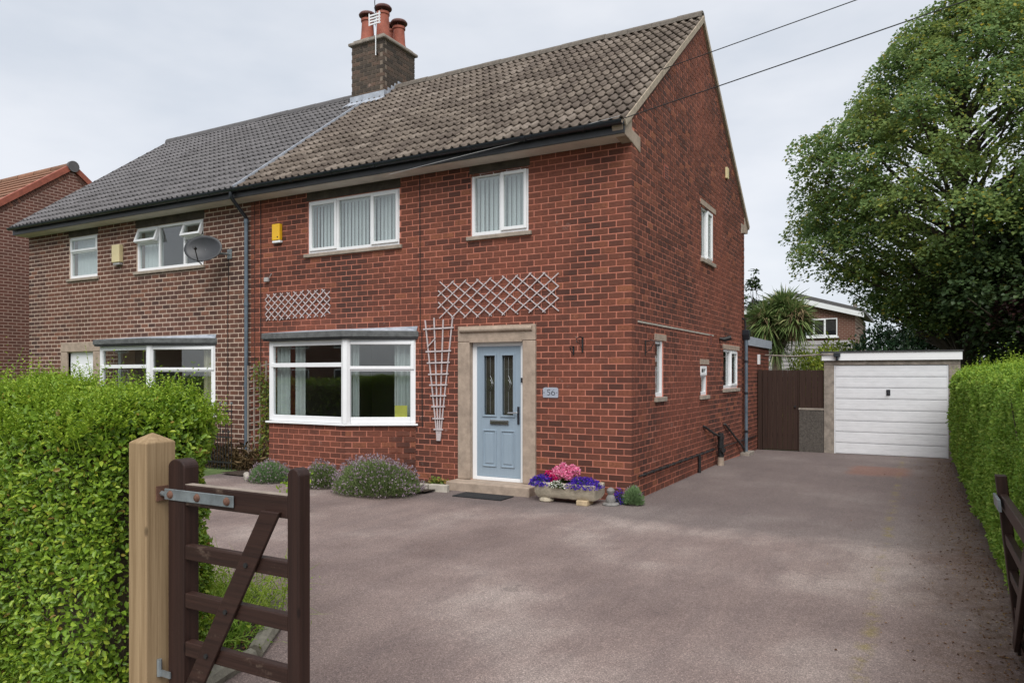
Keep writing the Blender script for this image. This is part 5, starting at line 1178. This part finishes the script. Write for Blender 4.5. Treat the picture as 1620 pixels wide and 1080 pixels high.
def bush(name, label, c, rx, ry, rz, n, leaf, mat, seed, cat='bush', wide=.5):
    t = thing(name, label, cat, c); r = np.random.default_rng(seed); u = norm(r.normal(size=(n, 3))); u[:, 2] = np.abs(u[:, 2])
    q = np.array(c) + u * np.array([rx, ry, rz]) * (1 + .16 * fbm(u, 5, seed) + .08 * fbm(u, 11, seed + 3))[:, None] * (r.uniform(.62, 1.03, n) ** .5)[:, None]
    D = u + r.normal(0, .6, (n, 3)) + np.array([[0, 0, .2]]); L = r.uniform(.7, 1.3, n) * leaf
    V, F = leaves(q, D, norm(u + r.normal(0, .6, (n, 3)) + np.array([[0, 0, .4]])), L, L * wide); tag(obj_from_np('foliage', V, F, mat, t), kind='stuff')
    m = MB(); rn = random.Random(seed)
    for k in range(14):
        a = rn.uniform(0, 6.28); s = rn.uniform(.3, .8); m.tube([(c[0], c[1], c[2] - .03), (c[0] + rx * s * .5 * math.cos(a), c[1] + ry * s * .5 * math.sin(a), c[2] + rz * .4), (c[0] + rx * s * math.cos(a), c[1] + ry * s * math.sin(a), c[2] + rz * .8)], [rz * .02 + .004, rz * .012 + .003, .003], 5, False)
    m.build('stems', 'bark', t); return t
bush('laurel_bush', 'glossy dark laurel bush rising just behind the garage roof', (2.6, 15.4, -.15), 1.5, 1.2, 3.35, 5200, .13, 'laurel', 3)
bush('golden_bush', 'yellow green bush between the palm and the garage roof', (.75, 13.6, -.15), 1.15, .9, 2.85, 6200, .085, 'golden', 4)
bush('golden_bush', 'small yellow green bush in front of the far grey cladding', (1.1, 18.0, -.15), 1.5, 1.0, 3.0, 3800, .10, 'golden', 14)
bush('garden_bush', 'rounded dark bush behind the left hedge under the brown house bay', (-8.8, -2.6, -.004), .62, .62, 1.66, 5200, .05, 'privet', 24)
crown_tree('slim_tree', 'thin topped tree just showing over the palm', (-2.6, 22, -.15), 2.5, (3.4, 6.1, lambda u: .5 * (1 - u) + .06, (-2.6, 22)), 22, 42, .11, 'dleaf', 33, (.14, .26), barkr=.06)
# cordyline palm
t = thing('cordyline_palm', 'shaggy cordyline palm with sword leaves behind the brick extension', 'palm', (-.2, 12.5, -.15))
m = MB(); m.tube([(-.2, 12.5, -.2), (-.17, 12.5, 1.2), (-.1, 12.5, 2.6)], [.17, .14, .12], 10); m.tube([(-.12, 12.5, 2.3), (.2, 12.45, 2.9), (.36, 12.4, 3.25)], [.1, .09, .08], 8); m.tube([(-.1, 12.5, 2.5), (-.3, 12.5, 2.9), (-.38, 12.5, 3.25)], [.1, .09, .08], 8); m.tube([(-.1, 12.5, 2.5), (.0, 12.6, 3.2), (.02, 12.65, 3.6)], [.1, .08, .07], 8); m.build('trunk', 'palmbark', t, smooth=True)
for (x, y, z, n, Lr) in ((-.38, 12.45, 3.25, 1000, .88), (.36, 12.35, 3.3, 800, .76), (.02, 12.65, 3.65, 800, .84)):
    u = rdir(n); u[:, 2] = u[:, 2] * .75 + .25; P = np.tile(np.array([x, y, z]), (n, 1)) + rng.normal(0, .05, (n, 3)); V, F = blades(P, u, rng.uniform(.75, 1.1, n) * Lr, .045, rng.uniform(.1, .45, n)); tag(obj_from_np('leaf_head', V, F, 'cordy', t), kind='stuff')
for (x, y, z, n, Lr) in ((-.5, 12.3, 3.3, 200, .5), (.48, 12.2, 3.42, 230, .5), (-.12, 12.45, 2.55, 160, .65)):
    u = rdir(n) * np.array([1, 1, .6]) + np.array([[0, -.3, -.05]]); P = np.tile(np.array([x, y, z]), (n, 1)) + rng.normal(0, .1, (n, 3)); V, F = blades(P, u, rng.uniform(.6, 1.1, n) * Lr, .022, rng.uniform(.3, .9, n)); tag(obj_from_np('dry_skirt', V, F, 'cordydead' if z > 3 else 'cordy', t), kind='stuff')
# lavender and small plants
def lavender(label, c, rx, ry, h, n, leafm, flow, seed, fl=True, sl=.16):
    t = thing('lavender_bush', label, 'shrub', c); r = np.random.default_rng(seed); u = norm(r.normal(size=(n, 3))); u[:, 2] = np.abs(u[:, 2]) * .9 + .06
    q = np.array(c) + u * np.array([rx, ry, h * .86]) * (1 + .12 * fbm(u, 5, seed))[:, None] * (r.uniform(.35, 1, n) ** .45)[:, None]
    D = u * .8 + np.array([[0, 0, .6]]) + r.normal(0, .3, (n, 3)); V, F = leaves(q, D, rdir(n), r.uniform(.7, 1.3, n) * .05, .0075, .05); tag(obj_from_np('foliage', V, F, leafm, t), kind='stuff')
    if fl:
        k = int(n * flow); u = norm(r.normal(size=(k, 3))); u[:, 2] = np.abs(u[:, 2]) * .95 + .04; tip = np.array(c) + u * np.array([rx, ry, h * .9]) * (1.0 + .12 * fbm(u, 5, seed) + r.uniform(.0, .16, k))[:, None]
        D = u * .6 + np.array([[0, 0, .8]]) + r.normal(0, .2, (k, 3)); V1, F1 = leaves(tip - norm(D) * .10, D, rdir(k), .11, .0035, 0); tag(obj_from_np('flower_stalks', V1, F1, leafm, t), kind='stuff')
        hd = np.repeat(tip, 3, 0) + r.normal(0, .006, (3 * k, 3)); V2, F2 = leaves(hd, np.repeat(D, 3, 0) + r.normal(0, .5, (3 * k, 3)), rdir(3 * k), r.uniform(.02, .034, 3 * k), .014, .15); tag(obj_from_np('flower_heads', V2, F2, 'lavfl', t), kind='stuff')
    m = MB(); rn = random.Random(seed)
    for i in range(12): a = rn.uniform(0, 6.28); m.tube([(c[0], c[1], c[2] - .02), (c[0] + rx * .6 * math.cos(a), c[1] + ry * .6 * math.sin(a), c[2] + h * .5)], [.012, .004], 5, False)
    m.build('stems', 'bark', t); return t
lavender('large lavender bush in flower below the bay window', (-3.52, -1.12, .0), .64, .48, .55, 24000, 'lav', .032, 41)
lavender('middle small lavender between the gate stile and the large lavender', (-4.62, -1.05, 0), .27, .26, .40, 6000, 'lav', .045, 42)
lavender('small grey lavender by the trellis at the left of the bay', (-5.78, -1.02, 0), .33, .3, .34, 7000, 'lavgrey', .035, 43)
lavender('little green lavender growing at the foot of the house corner', (.10, -.20, 0), .12, .11, .27, 2600, 'lavgrey', .008, 44)
# climber
def sprays(name, label, pts, n, leaf, mat, spread, cat='plant', seed=0, wide=.5):
    t = thing(name, label, cat, tuple(pts[0])); r = np.random.default_rng(seed); a = np.array(pts); k = r.integers(0, len(a) - 1, n); f = r.uniform(0, 1, n)[:, None]
    q = a[k] * (1 - f) + a[k + 1] * f + r.normal(0, 1, (n, 3)) * np.array(spread); q[:, 2] = np.maximum(q[:, 2], .01); L = r.uniform(.6, 1.3, n) * leaf
    V, F = leaves(q, r.normal(size=(n, 3)) + np.array([[0, 0, .2]]), norm(r.normal(size=(n, 3)) + np.array([[.3, -.6, .6]])), L, L * wide); tag(obj_from_np('foliage', V, F, mat, t), kind='stuff')
    MB().tube([tuple(p) for p in pts], .007, 5, False).build('stem', 'bark', t); return t
sprays('climber', 'straggling climber growing up the brown lattice trellis', [(-6.85, -.2, .0), (-6.82, -.2, .6), (-6.72, -.2, 1.0), (-6.8, -.18, 1.4), (-7.0, -.17, 1.8)], 900, .06, 'climb', (.09, .04, .09), seed=3)
sprays('dry_stalks', 'brown dried stalks at the foot of the iron railing', [(-8.4, -.2, 0), (-8.0, -.2, .25), (-7.6, -.15, .2), (-7.2, -.3, .1), (-6.9, -.3, .2)], 700, .16, 'drygrass', (.12, .05, .12), seed=4, wide=.06)
sprays('hosta', 'small low green plant beside the doorstep edging', [(-3.12, -.36, .03), (-3.0, -.3, .1), (-2.9, -.3, .08)], 160, .06, 'climb', (.07, .05, .035), seed=6)
sprays('weed', 'yellow green sprig sticking up beyond the hedge end', [(-3.6, -2.9, 0), (-3.4, -2.9, .3), (-3.25, -2.9, .5)], 90, .07, 'shoot', (.1, .06, .06), seed=7)
def tuft(label, c, n, L, W, mat, spread, seed, name='fern'):
    t = thing(name, label, 'plant', c); r = np.random.default_rng(seed); u = norm(r.normal(size=(n, 3))); u[:, 2] = np.abs(u[:, 2]) + .5
    P = np.array(c) + r.normal(0, 1, (n, 3)) * np.array(spread); P[:, 2] = c[2]; V, F = blades(P, u, r.uniform(.5, 1.1, n) * L, W, r.uniform(.1, .5, n)); tag(obj_from_np('fronds', V, F, mat, t), kind='stuff')
    k = n * 9; i = r.integers(0, n, k); f = r.uniform(.15, 1, k)[:, None]; un = norm(u)[i]; q = P[i] + un * f * (L * .8) - np.array([[0, 0, 1.]]) * f * f * L * .25; V, F = leaves(q, un * .4 + r.normal(0, .7, (k, 3)), rdir(k), r.uniform(.02, .05, k), .009, .05); tag(obj_from_np('leaflets', V, F, mat, t), kind='stuff'); return t
tuft('feathery light green plant growing behind the gate at the hedge foot', (-.98, -6.0, .02), 420, .62, .006, 'fern', (.22, .2, 0), 51)
tuft('green weedy tuft low behind the gate beside the hedge', (-.52, -6.45, .02), 200, .40, .008, 'privet2', (.14, .12, 0), 53, 'weed')
sprays('seedling', 'little yellow green seedling in the bare soil behind the gate', [(-.42, -6.3, .02), (-.42, -6.3, .1), (-.38, -6.28, .16)], 40, .05, 'shoot', (.04, .04, .03), seed=8, wide=.6)
sprays('seedling', 'yellow leaved seedling at the bottom rail of the gate', [(-.1, -6.9, .02), (-.1, -6.9, .1), (-.08, -6.88, .16)], 60, .055, 'golden', (.06, .06, .03), seed=9, wide=.7)
# litter
k = 900; P = np.stack([rng.uniform(-1.2, .0, k), rng.uniform(-6.95, -5.7, k), np.full(k, .026)], 1); P = P[P[:, 0] < -.05 - .62 * (P[:, 1] + 6.7)]; V, F = leaves(P, rdir(len(P)) * np.array([1, 1, .15]), norm(rdir(len(P)) * .5 + np.array([[0, 0, 1.]])), rng.uniform(.02, .045, len(P)), .022); tag(obj_from_np('leaf_litter', V, F, 'deadleaf'), 'brown fallen leaves scattered on the soil behind the gate', 'leaves', None, 'stuff')
k = 1500; X = 4.02 - rng.gamma(1.2, .16, k); P = np.stack([X, rng.uniform(-6.5, 7.8, k), np.array([.006] * k)], 1); P[:, 2] += np.array([gz(y) for y in P[:, 1]]); V, F = leaves(P, rdir(k) * np.array([1, 1, .1]), norm(rdir(k) * .4 + np.array([[0, 0, 1.]])), rng.uniform(.012, .03, k), .012); tag(obj_from_np('leaf_litter', V, F, 'deadleaf'), 'brown litter on the tarmac along the right hedge foot', 'leaves', None, 'stuff')
# trough flowers
def flowers(name, label, c, sp, n, mat, size, leafn=200, seed=0, cl=None):
    t = thing(name, label, 'flowers', c); r = np.random.default_rng(seed); u = norm(r.normal(size=(n, 3))); u[:, 2] = np.abs(u[:, 2])
    if cl is None: q = np.array(c) + u * np.array(sp) * (r.uniform(.5, 1, n) ** .5)[:, None] * (1 + .25 * fbm(u, 6, seed))[:, None]
    else:
        ce = np.array(cl)[r.integers(0, len(cl), n)]; u = norm(r.normal(size=(n, 3))); q = ce + u * .048 * (r.uniform(.5, 1, n) ** .4)[:, None]
    V, F = leaves(q, u + r.normal(0, .8, (n, 3)), norm(u + r.normal(0, .4, (n, 3))), r.uniform(.7, 1.3, n) * size, size * .8, .15); tag(obj_from_np('petals', V, F, mat, t), kind='stuff')
    u = norm(r.normal(size=(leafn, 3))); u[:, 2] = np.abs(u[:, 2]); q = np.array(c) + u * np.array(sp) * .8 * r.uniform(.3, 1, leafn)[:, None]; V, F = leaves(q, u + r.normal(0, .5, (leafn, 3)), rdir(leafn), .04, .02); tag(obj_from_np('leaves', V, F, 'stemgreen', t), kind='stuff')
flowers('lobelia', 'blue violet lobelia spilling over the left end of the trough', (-1.12, -.47, .22), (.2, .2, .14), 1500, 'blue', .017, 260, 61)
flowers('lobelia', 'blue violet lobelia in the right half of the trough', (-.50, -.47, .22), (.25, .2, .14), 1800, 'blue', .017, 260, 62)
flowers('lobelia', 'small blue lobelia growing on the tarmac beside the stone figure', (-.10, -.22, .0), (.10, .08, .2), 380, 'blue', .016, 120, 63)
flowers('geranium', 'pink geranium heads in the middle of the trough', (-.88, -.36, .24), (.2, .12, .12), 1100, 'pink', .03, 120, 64, [(-1.0, -.38, .36), (-.93, -.40, .42), (-.86, -.36, .47), (-.90, -.45, .36), (-.78, -.38, .41), (-.72, -.36, .45), (-.66, -.37, .42), (-.74, -.44, .36), (-.82, -.46, .40)])
flowers('geranium', 'deep magenta geranium heads beside the pink ones in the trough', (-1.03, -.42, .24), (.06, .06, .08), 160, 'magenta', .03, 40, 65, [(-1.05, -.42, .36), (-.94, -.50, .32)])
flowers('alyssum', 'white flowers hanging over the front rim of the trough', (-.84, -.60, .22), (.13, .05, .08), 150, 'white', .022, 160, 66)

# ------------------------------------------------------------------ house beyond the garden
f = thing('distant_house', 'brown brick house with a low pitched roof beyond the back gardens', 'house', (-2.2, 33, -.15)); yf = 30
hx0, hx1 = -5.3, .70; ap = -2.3
m = MB(); m.prism([(hx0, -.2), (hx1, -.2), (hx1, 4.75), (ap, 5.62), (hx0, 4.75)], (yf, yf + 8), lambda a, b, d: (a, d, b)); m.build('wall', 'farbrick_y', f)
m = MB(); m.prism([(hx0 - .4, 4.72), (ap, 5.70), (hx1 + .42, 4.72), (hx1 + .42, 4.90), (ap, 5.93), (hx0 - .4, 4.90)], (yf - .25, yf + 8.2), lambda a, b, d: (a, d, b)); rf = m.build('roof', 'nridge', f)
m = MB(); m.prism([(ap, 5.44), (hx1 + .40, 4.50), (hx1 + .40, 4.73), (ap, 5.72)], (yf - .27, yf - .24), lambda a, b, d: (a, d, b)); m.prism([(ap, 5.44), (hx0 - .4, 4.50), (hx0 - .4, 4.73), (ap, 5.72)], (yf - .27, yf - .24), lambda a, b, d: (a, d, b)); m.build('bargeboard', 'upvc', rf)
MB().tube([(.62, yf + 1.0, 4.7), (.62, yf + 1.0, 5.35)], .10, 10).build('flue', 'conc', rf)
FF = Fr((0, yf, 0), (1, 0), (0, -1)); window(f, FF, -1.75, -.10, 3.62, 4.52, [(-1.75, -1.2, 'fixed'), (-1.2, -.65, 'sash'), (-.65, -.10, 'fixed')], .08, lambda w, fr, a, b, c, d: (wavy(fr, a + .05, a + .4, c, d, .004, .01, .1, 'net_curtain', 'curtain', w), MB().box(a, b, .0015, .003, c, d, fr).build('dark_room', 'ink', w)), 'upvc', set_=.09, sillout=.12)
for k in range(9): MB().prism([(3.42 - k * .2, .06), (3.42 - k * .2, .03), (3.215 - k * .2, .07), (3.215 - k * .2, .10)], (hx0, hx1 - .02), lambda a, b, d: (d, yf - b, a)).build('cladding_board', 'weather', f)
# house across the road (only mirrored in the bay panes)
f = thing('opposite_house', 'brick house across the road, mirrored in the bay window glass', 'house', (-22, -30, -.15))
MB().box(-72, -9, -36, -29, -.15, 5).build('wall', 'farbrick_y', f)
MB().prism([(-28.5, 4.95), (-36.5, 4.95), (-32.5, 8)], (-72.3, -8.7), lambda a, b, d: (d, a, b)).build('roof', 'ntile', f)
for x in range(-71, -10, 4):
    for z in (.9, 3.5): w = MB().box(x, x + 1.7, -29, -28.95, z, z + 1.2).build('window', 'upvc', f); MB().box(x + .08, x + 1.62, -28.95, -28.94, z + .08, z + 1.12).build('pane', 'ink', w)
